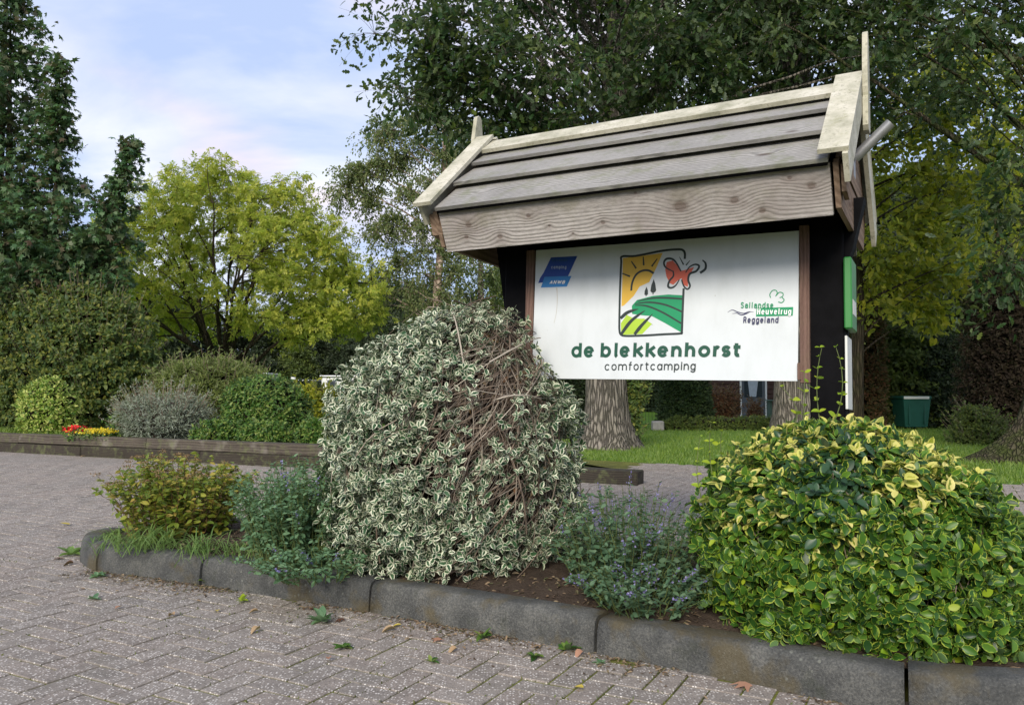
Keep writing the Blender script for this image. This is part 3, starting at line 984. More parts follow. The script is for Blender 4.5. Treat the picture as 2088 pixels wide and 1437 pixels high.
# joints where the photograph shows them, then every metre
jx = [gp(u, v)[:2] for u, v in [(202, 1162), (406, 1194), (757, 1247), (1215, 1335), (1837, 1443)]]
js = sorted(float(ks[np.argmin(np.linalg.norm(kp - j, axis=1))]) for j in jx)
s = js[-1]
while s + 1.05 < ks[-1] + js[0] - 0.3:
    s += 1.02
    js.append(s)
for i in range(len(js)):
    a = js[i]
    b = js[i + 1] if i + 1 < len(js) else ks[-1] + js[0]
    g_ = 0.0065
    sv = np.linspace(a + g_, b - g_, max(4, int((b - a) / 0.06)))
    mb = MB()
    V, Fs = [], []
    dz, dn = rng.normal(0, .003), rng.normal(0, .004)
    for q, x in enumerate(sv):
        x = x % ks[-1]
        c = np.array([np.interp(x, ks, kp[:, 0]), np.interp(x, ks, kp[:, 1])])
        n = unit(np.array([np.interp(x, ks, kn_[:, 0]), np.interp(x, ks, kn_[:, 1])]))
        edge = 0.004 if q in (0, len(sv) - 1) else 0.0
        for (w, z) in PROF:
            w2 = min(max(w, edge), 0.15 - edge)
            p = c + n * (w2 + dn + rng.normal(0, .0012))
            V.append((p[0], p[1], z + dz - (edge if z > .12 else 0) + rng.normal(0, .001)))
    m_ = len(PROF)
    for q in range(len(sv) - 1):
        for k in range(m_ - 1):
            Fs.append((q * m_ + k, (q + 1) * m_ + k, (q + 1) * m_ + k + 1, q * m_ + k + 1))
    Fs.append(tuple(range(m_)))
    Fs.append(tuple(range((len(sv) - 1) * m_, len(sv) * m_))[::-1])
    ko = mb.add(V, Fs).build("kerb_stone", M_KERB, kerb, True)
    ko.data.polygons[len(Fs) - 1].use_smooth = ko.data.polygons[len(Fs) - 2].use_smooth = False

# --- sleepers round the planted bed
edging = thing("sleeper_edging", "low weathered railway sleeper edging stacked two high along the planted bed", "edging", (SL0[0], SL0[1], 0))
edging.rotation_euler = (0, 0, math.atan2(SLD[1], SLD[0]))


def px_to_s(u, v):
    return float(np.dot(gp(u, v)[:2] - SL0, SLD))


def sleeper(s0, s1, z0, z1, y0, y1, mat):
    mb = MB()
    b = 0.012
    mb.box((s0 + .006, y0, z0), (s1 - .006, y1, z1), b)
    # chewed, uneven edges
    o = mb.build("sleeper", mat, edging)
    for v in o.data.vertices:
        v.co.y += random.uniform(-.008, .008)
        v.co.z += random.uniform(-.008, .005) if v.co.z > (z0 + z1) / 2 else 0
    return o


sA, sB, sC = px_to_s(35, 922), px_to_s(293, 936), px_to_s(655, 955)
for a, b in ((sA - 5.0, sA - 2.5), (sA - 2.5, sA), (sA, sB), (sB, sC)):
    sleeper(a, b, 0.152, 0.30, 0.0, 0.24, M_SLEEPER)
sE = px_to_s(1300, 990)
sM = px_to_s(165, 929)
for a, b in ((sM - 5, sM - 2.5), (sM - 2.5, sM), (sM, sM + 2.5), (sM + 2.5, sM + 5.0), (sM + 5.0, sM + 7.4), (sM + 7.4, sE)):
    sleeper(a, b, -0.02, 0.15, -0.03, 0.22, M_SLEEPER2)
mbp = MB()
bed = [SL0 - SLD * 6 + SLN * .15, SL1 + SLN * .15, SL1 + SLD * 1.2 + SLN * .4, SL1 + SLD * .8 + SLN * 3.4, SL0 - SLD * 6 + SLN * 3.8]
mbp.prism([(p[0], p[1], -0.03) for p in bed], (0, 0, 0.29))
mbp.build("planted_bed", M_EARTH, None, kind="structure")
g = grass("bed_grass", 9000, np.array([SL0 - SLD * 3 + SLN * .25, SL0 + SLD * 3 + SLN * .25, SL0 + SLD * 3 + SLN * 2.4, SL0 - SLD * 3 + SLN * 2.4]), 0.09, L_GRASS, z=0.26, dens_near=False)
tag(g.build("bed_grass", L_GRASS), "rough grass growing behind the far end of the sleepers", "grass", kind="stuff")

# ================================================================== SIGN
W, H = 1.415, 0.722
sign = thing("campsite_sign", "large roofed wooden campsite sign with white board between black posts", "sign", (0.12, 4.53, 1.092))
sign.rotation_euler = (Matrix.Rotation(R(-28.65), 3, "Z") @ Matrix.Rotation(R(-2.77), 3, "X")).to_euler()
XL, XR = -0.328, W + 0.208
EV, RG, FB = np.array([-0.509, 0.869]), np.array([0.048, 1.369]), np.array([-0.41, 0.671])     # eave, ridge, fascia bottom in (y, z)
BK = np.array([2 * RG[0] - EV[0], EV[1]])


def post(x0, x1):
    mb = MB()
    mb.box((x0, 0.012, -1.2), (x1, 0.20, 0.95), 0.006)
    return mb.build("post", M_BLACK, sign)


post(-0.205, -0.055)
post(W + 0.045, W + 0.20)
for pts in ([(-0.30, .86), (-0.155, .86), (-0.155, .30), (-0.205, .30)], [(W + .20, .86), (W + .29, .86), (W + .235, .62), (W + .20, .52)]):
    mb = MB()
    mb.prism([(x, .05, z) for x, z in pts], (0, .10, 0))
    mb.build("brace", M_BLACK, sign)
MB().box((-0.055, 0.02, .70), (W + .05, .12, .86), .004).build("header_beam", M_BLACK, sign)
MB().box((XL, -.40, .80), (XR, .50, .83)).build("soffit", M_BLACK, sign)
# front fascia plank (leans in at the foot)
mb = MB()
for (a, b) in ((0, 1),):
    t_ = unit(np.array([FB[1] - EV[1], -(FB[0] - EV[0])])) * 0.035
    t_ = t_ if t_[0] > 0 else -t_
    q = [EV, FB, FB + t_, EV + t_]
    mb.prism([(XL, *p) for p in q], (XR - XL, 0, 0))
mb.build("fascia", M_FASCIA, sign)
t2 = np.array([-t_[0], t_[1]])
BKB = np.array([2 * RG[0] - FB[0], FB[1]])
MB().prism([(XL, *p) for p in (BK, BKB, BKB + t2, BK + t2)][::-1], (XR - XL, 0, 0)).build("fascia", M_FASCIA, sign)


def slope_plank(s0, s1, side, lift0, lift1, th, x0, x1, name, mat, bevel=0.0):
    """plank on the roof slope, s from the eave (0) to the ridge (1)"""
    e = EV if side < 0 else BK
    d = RG - e
    n = np.array([-d[1], d[0]]) if side < 0 else np.array([d[1], -d[0]])
    n = unit(n)
    n = n if n[1] > 0 else -n
    p0, p1 = e + d * s0 + n * lift0, e + d * s1 + n * lift1
    mb = MB()
    q = [p0, p1, p1 - n * th, p0 - n * th]
    mb.prism([(x0, *p) for p in q], (x1 - x0, 0, 0))
    return mb.build(name, mat, sign)


for side in (-1, 1):
    for (a, b, lf) in ((-0.035, 0.37, .036), (0.29, 0.70, .06), (0.62, 0.98, .06)):
        slope_plank(a, b, side, lf, 0.012, 0.019, XL + .002, XR - .002, "roof_plank", M_ROOFWOOD)
    slope_plank(0.815, 1.025, side, 0.072, 0.058, 0.022, XL + .004, XR - .004, "ridge_board", M_CREAM)
    slope_plank(-0.03, 1.0, side, 0.012, 0.012, 0.012, XL + .006, XR - .006, "roof_deck", M_BLACK)
    # verge boards lying on the roof ends and barge boards on the gables
    for (x0, x1, xf0, xf1) in ((XR - .035, XR + .085, XR + .060, XR + .082), (XL - .10, XL + .012, XL - .098, XL - .076)):
        slope_plank(-0.07, 1.06, side, 0.088, 0.088, 0.020, x0, x1, "verge_board", M_CREAM)
        slope_plank((-0.03 if xf0 < 0 else -0.10) if side < 0 else -0.16, 1.03, side, 0.067, 0.067, 0.125, xf0, xf1, "barge_board", M_CREAM)
# gable cladding planks
def gable_plank(z0, z1, x):
    def half(z):
        k = (z - EV[1]) / (RG[1] - EV[1])
        return (RG[0] - EV[0]) * (1 - max(k, 0.0)) + (0 if k >= 0 else k * 0.28)
    mb = MB()
    pts = [(x, RG[0] - half(z0), z0), (x, RG[0] + half(z0), z0)]
    if z0 < EV[1] < z1:
        pts.append((x, RG[0] + half(EV[1]), EV[1]))
    pts += [(x, RG[0] + half(z1), z1), (x, RG[0] - half(z1), z1)]
    if z0 < EV[1] < z1:
        pts.append((x, RG[0] - half(EV[1]), EV[1]))
    mb.prism(pts, (.022, 0, 0))
    return mb.build("gable_plank", M_GABLE, sign)


for x in (XR + .012, XL - .034):
    for z0, z1, dx in ((.700, .895, 0), (.90, 1.09, .006), (1.095, 1.33, 0)):
        gable_plank(z0, z1, x + (dx if x > 0 else -dx))
# end blocks under the left and right eaves
for x0 in (XL - .072, XR + .040):
    mb = MB()
    mb.prism([(x0, EV[0] + .02, EV[1] - .005), (x0, EV[0] + .06, EV[1] - .11), (x0, EV[0] + .15, EV[1] - .125), (x0, EV[0] + .15, EV[1] + .06)], (.066 if x0 < 0 else .02, 0, 0))
    mb.build("eave_block", M_GABLE, sign)


def finial(x, z0, z1, w):
    h = z1 - z0
    half = [(0.30, 0.0), (0.5, .04), (0.5, .30), (0.38, .34), (0.5, .42), (0.5, .62), (0.26, .96), (0.08, 1.0)]
    pts = [(x, RG[0] - a * w, z0 + b * h) for a, b in half] + [(x, RG[0] + a * w, z0 + b * h) for a, b in half[::-1]]
    mb = MB()
    mb.prism(pts, (.024, 0, 0))
    return mb.build("finial", M_CREAM, sign)


finial(XR + .0845, 1.17, 1.66, .105)
finial(XL - .1245, 1.20, 1.60, .10)
# flag pole holder
M_ZINC = plain_mat("zinc_tube", (0.30, 0.31, 0.33), 0.45, 0.15, 20, 0.5, 0.1, 60, 0.6)
fd = unit(np.array([.72, -.12, .62]))
f0 = np.array([XR + .040, 0.06, 1.055])
hold = MB().tube([f0, f0 + fd * .215], .0245, 20, False)
hold.tube([f0 + fd * .215, f0 + fd * .02], .0215, 20, False)
hold.build("flag_holder", M_ZINC, sign, True)
MB().box((XR + .036, .02, .96), (XR + .0405, .10, 1.14), .001).build("holder_plate", M_ZINC, sign)
# brown battens beside the board
MB().box((-0.052, -.020, -.10), (-.002, .012, .735), .003).build("batten", M_BATTEN, sign)
MB().box((W + .006, -.020, -.02), (W + .050, .012, .735), .003).build("batten", M_BATTEN, sign)
MB().box((W - .006, -.026, -.006), (W + .012, -.021, .075), .002).build("splinter", M_BATTEN, sign)

# green plate and white plate on the side of the right post
M_GREEN = plain_mat("green_plastic", (0.03, 0.19, 0.04), 0.4, 0.08, 6, 0.4)
M_WHITEP = plain_mat("white_plate", (0.62, 0.63, 0.60), 0.5, 0.08, 6, 0.4)
mb = MB().box((W + .203, -.03, .23), (W + .238, .17, .565), .006)
gb = mb.build("green_box", M_GREEN, sign)
MB().box((W + .2385, .00, .30), (W + .2395, .14, .37), 0).build("sticker", M_WHITEP, gb)
MB().box((W + .203, -.01, -.14), (W + .214, .17, .20), .002).build("white_plate", M_WHITEP, sign)

# --- the board and its print
m, t, o = new_mat("board_white")
tcn = t.n("ShaderNodeTexCoord")
dirt = t.ramp(t.noise(t.mapping(tcn.outputs["Object"], scale=(3, 3, 1.2)), 3.0, 6, 0.65), [(0.45, 0.0), (0.75, 0.5)])
spots = t.math("MULTIPLY", t.ramp(t.voro(tcn.outputs["Object"], 13.0), [(0.03, 1.0), (0.045, 0.0)]), t.ramp(t.noise(tcn.outputs["Object"], 4.0, 2), [(0.55, 0.0), (0.62, 0.6)]))
bc = t.mix(dirt, (0.60, 0.645, 0.68), (0.49, 0.53, 0.545))
bc = t.mix(spots, bc, (0.2, 0.19, 0.16))
t.l(principled(t, bc, 0.38, 0.4).outputs[0], o.inputs[0])
M_BOARD = m
board = MB().box((0, -.0125, 0), (W, 0, H), .0008).build("board", M_BOARD, sign)
board.location = (W / 2, 0, H / 2)
board.rotation_euler = (0, R(0.85), 0)
for v in board.data.vertices:
    v.co.x -= W / 2
    v.co.z -= H / 2

# homography from the layout drawing (traced print) to board metres
SRC = [(37, 108), (1940, -32), (2010, 1075), (40, 1044)]
DST = [(-W / 2, H / 2), (W / 2, H / 2), (W / 2, -H / 2), (-W / 2, -H / 2)]
Am, bm_ = [], []
for (x, y), (u, v) in zip(SRC, DST):
    Am += [[x, y, 1, 0, 0, 0, -u * x, -u * y], [0, 0, 0, x, y, 1, -v * x, -v * y]]
    bm_ += [u, v]
hm = np.linalg.solve(np.array(Am, float), np.array(bm_, float))
HM = np.array([*hm, 1.0]).reshape(3, 3)


def bp(p):
    q = HM @ np.array([p[0], p[1], 1.0])
    return q[:2] / q[2]


PZ = [0.0]


def next_y():
    PZ[0] += 0.00004
    return -0.0127 - PZ[0]


def ink(name, rgb, rough=0.45):
    return plain_mat(name, rgb, rough, 0.05, 10)


I_DGREEN, I_BLACK = ink("ink_dark_green", (0.012, 0.075, 0.048)), ink("ink_black", (0.022, 0.034, 0.034))
I_GREEN, I_LIME, I_YEL = ink("ink_green", (0.008, 0.25, 0.105)), ink("ink_lime", (0.36, 0.54, 0.045)), ink("ink_yellow", (0.66, 0.41, 0.055))
I_RED, I_BLUE, I_LBLUE = ink("ink_red", (0.62, 0.125, 0.075)), ink("ink_blue", (0.012, 0.055, 0.30)), ink("ink_light_blue", (0.03, 0.20, 0.50))
I_WHITE, I_NAVY, I_RUST = ink("ink_white", (0.8, 0.82, 0.84)), ink("ink_navy", (0.02, 0.02, 0.085)), ink("ink_rust", (0.42, 0.36, 0.28))
I_FADE, I_PALE = ink("ink_faded", (0.03, 0.10, 0.20)), ink("ink_pale", (0.42, 0.5, 0.6))


def ribbon(mb, pts, w, closed=False, taper=None):
    P = np.array(pts, float)
    n = len(P)
    if closed:
        d = np.roll(P, -1, 0) - np.roll(P, 1, 0)
    else:
        d = np.gradient(P, axis=0)
    d = unit(d)
    nrm = np.stack([-d[:, 1], d[:, 0]], -1)
    ww = np.full(n, w / 2) if taper is None else np.interp(np.linspace(0, 1, n), np.linspace(0, 1, len(taper)), taper) * w / 2
    a, b = P + nrm * ww[:, None], P - nrm * ww[:, None]
    y = next_y()
    V = [(p[0], y, p[1]) for p in a] + [(p[0], y, p[1]) for p in b]
    Fs = []
    for i in range(n if closed else n - 1):
        j = (i + 1) % n
        Fs.append((i, j, n + j, n + i))
    mb.add(V, Fs)


def smooth_px(pts, k=6):
    P = [np.array(p, float) for p in pts]
    if len(P) < 3:
        return P
    o = []
    for i in range(len(P) - 1):
        a, b, c, d = P[max(i - 1, 0)], P[i], P[i + 1], P[min(i + 2, len(P) - 1)]
        for tt in np.linspace(0, 1, k, endpoint=False):
            o.append(0.5 * ((2 * b) + (-a + c) * tt + (2 * a - 5 * b + 4 * c - d) * tt ** 2 + (-a + 3 * b - 3 * c + d) * tt ** 3))
    o.append(P[-1])
    return o


PXM = W / 1930.0        # metres per drawing unit


def stroke(name, lines, w, mat, parent, taper=None, sm=True):
    for ln in lines:
        mb = MB()
        ribbon(mb, [bp(p) for p in (smooth_px(ln) if sm else ln)], w * PXM, taper=taper)
        mb.build(name, mat, parent)


def fill(name, polys, mat, parent):
    mb = MB()
    for pl in polys:
        y = next_y()
        mb.poly([(bp(p)[0], y, bp(p)[1]) for p in pl][::-1])
    return mb.build(name, mat, parent)


fill("logo_sky", [[(668, 165), (800, 150), (955, 128), (915, 235), (885, 300), (868, 340), (800, 372), (760, 440), (692, 510), (674, 516)]], I_YEL, board)
fill("logo_hill", [[(785, 470), (900, 440), (1010, 430), (1120, 436), (1121, 708), (1000, 640), (900, 588), (830, 582), (755, 572), (750, 512)]], I_GREEN, board)
fill("logo_field", [[(676, 640), (716, 578), (770, 606), (845, 606), (905, 645), (836, 720), (682, 725)]], I_LIME, board)
fill("logo_butterfly", [[(980, 250), (988, 195), (1030, 183), (1062, 215), (1098, 258), (1130, 250), (1190, 230), (1162, 290), (1152, 340), (1152, 375), (1122, 362), (1102, 312), (1072, 332), (1045, 360), (1018, 348), (992, 300)]], I_RED, board)
stroke("logo_frame", [[(1118, 172), (1117, 135), (1105, 112), (1070, 103), (950, 113), (760, 150), (662, 154), (657, 200), (658, 400), (664, 620), (668, 690), (680, 722), (720, 733), (860, 730), (1000, 722), (1122, 716), (1127, 700), (1124, 540), (1122, 385)]], 16, I_BLACK, board, sm=True)
stroke("logo_sun", [[(740, 402), (744, 345), (768, 288), (810, 258), (858, 255), (898, 276)]], 15, I_BLACK, board)
stroke("logo_ray", [[(730, 188), (768, 240)], [(815, 155), (822, 218)], [(918, 170), (880, 226)], [(668, 276), (726, 298)]], 22, I_BLACK, board, taper=[.35, .8, 1.0, .6], sm=False)
fill("logo_tree", [[(850, 372), (838, 405), (838, 432), (848, 436), (848, 443), (853, 443), (853, 436), (864, 430), (862, 400)], [(900, 316), (884, 365), (880, 405), (890, 416), (897, 418), (897, 430), (904, 430), (904, 418), (916, 412), (922, 400), (914, 355)]], I_BLACK, board)
stroke("logo_furrow", [[(790, 478), (900, 457), (1000, 455), (1119, 463)], [(772, 497), (880, 487), (1000, 507), (1119, 556)], [(772, 508), (860, 514), (980, 562), (1119, 642)]], 13, I_BLACK, board, taper=[.4, .9, 1, .9])
stroke("logo_blade", [[(672, 604), (722, 560), (800, 535)], [(684, 718), (752, 622), (850, 545)], [(780, 722), (830, 655), (906, 572)]], 26, I_BLACK, board, taper=[.8, 1, .8, .1])
stroke("logo_wing", [[(1038, 262), (985, 235), (968, 200), (985, 172), (1025, 172), (1058, 200), (1096, 262)], [(1130, 272), (1155, 232), (1195, 212), (1226, 224), (1208, 260), (1162, 280), (1152, 325), (1168, 368), (1150, 392), (1122, 368), (1104, 322)],
                      [(1087, 322), (1062, 365), (1030, 382), (1008, 370), (1016, 330), (1042, 296), (1038, 258)]], 13, I_BLACK, board, taper=[.5, 1, 1.25, 1, .7])
stroke("logo_feeler", [[(1079, 157), (1112, 214)], [(1157, 184), (1130, 218)]], 13, I_BLACK, board, taper=[.3, 1, .8], sm=False)
stroke("logo_swirl", [[(1247, 180), (1272, 205), (1272, 245), (1236, 274)]], 17, I_BLACK, board, taper=[.4, .8, 1.0, 1.0])
bd = fill("blue_sticker", [[(147, 160), (338, 150), (274, 300), (270, 320), (62, 345), (74, 308), (97, 272)]], I_BLUE, board)
fill("light_blue_sticker", [[(106, 300), (301, 294), (270, 371), (82, 378)]], I_LBLUE, board)
stroke("rust_streak", [[(197, 380), (200, 400), (205, 470), (202, 560), (188, 640)]], 5, I_RUST, board, taper=[1.4, .7, .5, .3])
fill("green_bar", [[(1667, 531), (1937, 524), (1938, 588), (1667, 594)]], I_GREEN, board)
stroke("wave_mark", [[(1455, 563), (1488, 545), (1530, 560), (1575, 570), (1612, 558), (1648, 561)], [(1490, 572), (1525, 568), (1560, 582), (1600, 570), (1620, 561)]], 6, I_NAVY, board, taper=[.2, 1, 1, .2])
stroke("clover_mark", [[(1766, 456), (1758, 432), (1775, 404), (1800, 402), (1812, 420), (1802, 446)], [(1808, 436), (1828, 416), (1854, 424), (1853, 446), (1832, 456)], [(1850, 455), (1866, 472), (1850, 492), (1824, 486)]], 6, I_GREEN, board)


# stroke alphabet: x 0..1, baseline 0, x-height 1
def arc(cx, cy, rx_, ry_, a0, a1, n=14):
    return [(cx + rx_ * math.cos(R(a)), cy + ry_ * math.sin(R(a))) for a in np.linspace(a0, a1, n)]


ASC = 1.42
OV = arc(.5, .5, .5, .5, 0, 360, 26)
GL = {
    "o": [OV], "c": [arc(.5, .5, .5, .5, 48, 312, 20)],
    "e": [[(.02, .5), (.98, .5)] + arc(.5, .5, .5, .5, 0, 310, 24)],
    "d": [OV, [(1, ASC), (1, 0)]], "b": [OV, [(0, ASC), (0, 0)]], "p": [OV, [(0, 1), (0, -.42)]], "a": [OV, [(1, 1), (1, 0)]],
    "@": [[(.08, .80)] + arc(.5, .68, .5, .32, 140, 0, 10) + [(1, 0)], arc(.5, .29, .48, .29, 0, 360, 18)],
    "g": [OV, [(1, 1), (1, -.1)] + arc(.5, -.1, .5, .32, 0, -150, 10)],
    "l": [[(.3, ASC), (.3, .25)] + arc(.65, .25, .35, .25, 180, 270, 6)],
    "k": [[(0, ASC), (0, 0)], [(.88, 1), (.05, .45)], [(.3, .6), (.95, 0)]],
    "n": [[(0, 1), (0, 0)], arc(.5, .5, .5, .5, 180, 0, 12) + [(1, 0)]],
    "u": [[(0, 1), (0, .5)] + arc(.5, .5, .5, .5, 180, 360, 12), [(1, 1), (1, 0)]],
    "h": [[(0, ASC), (0, 0)], arc(.5, .5, .5, .5, 180, 0, 12) + [(1, 0)]],
    "r": [[(0, 1), (0, 0)], arc(.55, .45, .55, .55, 180, 65, 9)],
    "s": [arc(.5, .74, .46, .26, 35, 270, 12) + arc(.5, .25, .46, .25, 90, -145, 12)],
    "t": [[(.35, 1.32), (.35, .28)] + arc(.7, .28, .35, .28, 180, 285, 8), [(0, 1), (.95, 1)]],
    "f": [arc(.75, 1.12, .38, .3, 75, 180, 8) + [(.37, 0)], [(.05, .95), (.95, .95)]],
    "m": [[(0, 1), (0, 0)], arc(.25, .6, .25, .4, 180, 0, 9) + [(.5, 0)], arc(.75, .6, .25, .4, 180, 0, 9) + [(1, 0)]],
    "i": [[(.5, 1), (.5, 0)], [(.5, 1.36), (.5, 1.22)]], "v": [[(0, 1), (.5, 0), (1, 1)]],
    "S": [arc(.5, 1.08, .48, .32, 30, 270, 12) + arc(.5, .38, .5, .38, 90, -150, 12)],
    "H": [[(0, ASC), (0, 0)], [(1, ASC), (1, 0)], [(0, .72), (1, .72)]],
    "R": [[(0, 0), (0, ASC), (.55, ASC)] + arc(.55, 1.06, .4, .36, 90, -90, 10) + [(0, .7)], [(.5, .7), (1, 0)]],
    "A": [[(0, 0), (.5, ASC), (1, 0)], [(.2, .5), (.8, .5)]], "N": [[(0, 0), (0, ASC)], [(0, ASC), (1, 0)], [(1, 0), (1, ASC)]],
    "W": [[(0, ASC), (.25, 0), (.5, ASC), (.75, 0), (1, ASC)]],
    "B": [[(0, 0), (0, ASC), (.5, ASC)] + arc(.5, 1.07, .4, .35, 90, -90, 8) + [(0, .72)], [(.5, .72)] + arc(.5, .36, .48, .36, 90, -90, 8) + [(0, 0)]],
}
WID = {"l": .45, "i": .25, "r": .62, "t": .72, "f": .68, "m": 1.65, "W": 1.5, "k": .95, "s": .85}


def lettering(text, boxes, base, xh, w, mat, slant=0.0, name="letter"):
    """boxes: (x0, x1) per letter in drawing units; base(x) gives the baseline, xh the x-height"""
    for chn, (x0, x1) in zip(text, boxes):
        mb = MB()
        a, b = x0 + w / 2, x1 - w / 2
        for ln in GL[chn]:
            pts = [(a + p[0] * (b - a) + slant * p[1] * xh, base - w / 2 - p[1] * (xh - w)) for p in ln]
            ends = len(ln) > 1 and (ln[0][0] - ln[-1][0]) ** 2 + (ln[0][1] - ln[-1][1]) ** 2 > 1e-6
            if ends:
                e0_, e1_ = np.array(pts[0]), np.array(pts[-1])
                pts[0] = tuple(e0_ + unit(e0_ - np.array(pts[1])) * w * .35)
                pts[-1] = tuple(e1_ + unit(e1_ - np.array(pts[-2])) * w * .35)
            P = [bp(p) for p in pts]
            if not ends:
                ribbon(mb, P[:-1], w * PXM, True)
            else:
                # split at corners so that mitres stay clean
                seg = [P[0]]
                for i in range(1, len(P)):
                    seg.append(P[i])
                    if i < len(P) - 1:
                        d0, d1 = unit(P[i] - P[i - 1]), unit(P[i + 1] - P[i])
                        if np.dot(d0, d1) < 0.6:
                            ribbon(mb, seg, w * PXM)
                            seg = [P[i]]
                ribbon(mb, seg, w * PXM)
        mb.build(name, mat, board)


def auto_boxes(text, x0, x1, gap):
    ws = [WID.get(c, 1.0) for c in text]
    k = ((x1 - x0) - gap * (len(text) - 1)) / sum(ws)
    o, x = [], x0
    for w_ in ws:
        o.append((x, x + w_ * k))
        x += w_ * k + gap
    return o


lettering("deblekkenhorst", [(322, 400), (413, 490), (537, 615), (636, 668), (677, 752), (777, 856), (868, 947), (955, 1035), (1057, 1135), (1158, 1235), (1257, 1345), (1367, 1420), (1428, 1498), (1512, 1573)], 892, 86, 24, I_DGREEN)
lettering("comfortcamping", auto_boxes("comfortcamping", 573, 1245, 11), 988, 48, 8, I_BLACK)
lettering("S@ll@ndse", auto_boxes("S@ll@ndse", 1550, 1790, 8), 532, 33, 6, I_GREEN)
lettering("Heuvelrug", auto_boxes("Heuvelrug", 1675, 1926, 9), 580, 34, 6.5, I_WHITE)
lettering("Reggel@nd", auto_boxes("Reggel@nd", 1577, 1836, 8), 640, 34, 6, I_NAVY)
lettering("erkende", auto_boxes("erkende", 160, 270, 5), 192, 19, 3.5, I_FADE)
lettering("camping", auto_boxes("camping", 156, 265, 5), 243, 18, 3.5, I_PALE)
lettering("ANWB", auto_boxes("ANWB", 148, 258, 6), 353, 20, 6, I_WHITE, slant=0.25)

# ================================================================== PLANTS
def profile_rows(rows, d, zbase=None):
    """(v, uL, uR) outline rows at depth d -> z, centre x, half width"""
    o = []
    for v, a, b in rows:
        p, q = at(a, v, d), at(b, v, d)
        o.append((p[2], (p[0] + q[0]) / 2, (q[0] - p[0]) / 2))
    o = sorted(o)
    if zbase is not None:
        o = [(zbase, o[0][1], o[0][2] * 0.93)] + [r for r in o if r[0] > zbase + .02]
    return np.array(o)


def bush_surface(prof, d, ky, n, depth=(0.0, 0.0), phi=None, lump=0.06):
    z = np.interp(rng.random(n), *(lambda c, zz: (c / c[-1], zz))(*(lambda zz: (np.cumsum(np.interp(zz, prof[:, 0], prof[:, 2]) + .08), zz))(np.linspace(prof[0, 0], prof[-1, 0], 200))))
    ph = rng.uniform(0, 2 * math.pi, n) if phi is None else phi(n)
    cx = np.interp(z, prof[:, 0], prof[:, 1])
    hw = np.interp(z, prof[:, 0], prof[:, 2])
    dh = np.interp(z + .03, prof[:, 0], prof[:, 2]) - np.interp(z - .03, prof[:, 0], prof[:, 2])
    lum = 1 + lump * (np.sin(ph * 5 + z * 9) * .5 + np.sin(ph * 9 - z * 14) * .3 + np.sin(z * 23 + ph * 3) * .3)
    r = hw * lum - rng.uniform(depth[0], depth[1], n)
    P = np.stack([cx + r * np.cos(ph), d + ky * r * np.sin(ph), z], -1)
    N = unit(np.stack([np.cos(ph), np.sin(ph) / ky, -np.clip(dh / .06, -6, 1.0)], -1))
    return P, N, ph


def rosettes(P, N, per, size, up=0.55, spread=0.9, jit=0.35):
    """each shoot: 'per' leaves round the shoot axis"""
    n = len(P)
    axis = unit(N + np.array([0, 0, up]) * rng.uniform(.4, 1.4, (n, 1)) + rng.normal(0, jit, (n, 3)))
    ref = rand_unit(n)
    a = unit(np.cross(axis, ref))
    b = np.cross(axis, a)
    LP, LA, LN, LS = [], [], [], []
    for k in range(per):
        th = k * math.pi * 0.5 * (1.0 if k % 2 == 0 else 1.0) + (k // 2) * 0.0 + (math.pi if k % 2 else 0) + (k // 2) * 0.9 + rng.normal(0, .25, n)
        rad = np.cos(th)[:, None] * a + np.sin(th)[:, None] * b
        h = (k // 2) / max(1, per // 2)
        open_ = spread * (1.1 - .55 * h)
        ax = unit(rad * open_ + axis * (0.35 + .5 * h) + np.array([0, 0, -.12]))
        nm = unit(axis * 1.0 - rad * .35 + rng.normal(0, .2, (n, 3)))
        LP.append(P + axis * (size * (h * .9 - .3)) + rad * size * .08)
        LA.append(ax)
        LN.append(nm)
        LS.append(size * np.clip(rng.normal(.92, .24, n), .4, 1.5) * (1 - .2 * h))
    return np.concatenate(LP), np.concatenate(LA), np.concatenate(LN), np.concatenate(LS)


def core(prof, d, ky, shrink, name, parent, origin, mat, phis=40, rows_=26, lump=0.06, zcut=0.06):  # added closed filler surface that stops the view through a bush
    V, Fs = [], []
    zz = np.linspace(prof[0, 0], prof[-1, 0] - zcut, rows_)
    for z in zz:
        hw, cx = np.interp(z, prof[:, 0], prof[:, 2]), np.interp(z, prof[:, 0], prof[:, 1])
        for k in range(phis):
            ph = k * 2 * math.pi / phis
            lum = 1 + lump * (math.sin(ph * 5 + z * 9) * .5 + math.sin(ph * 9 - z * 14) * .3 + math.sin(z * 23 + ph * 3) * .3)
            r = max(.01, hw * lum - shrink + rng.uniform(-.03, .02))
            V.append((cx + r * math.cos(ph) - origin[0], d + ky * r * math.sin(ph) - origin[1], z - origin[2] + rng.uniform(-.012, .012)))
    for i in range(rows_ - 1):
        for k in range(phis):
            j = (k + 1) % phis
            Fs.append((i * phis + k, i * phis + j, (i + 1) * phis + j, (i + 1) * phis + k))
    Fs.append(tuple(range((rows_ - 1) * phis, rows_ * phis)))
    return MB().add(V, Fs).build(name, mat, parent)


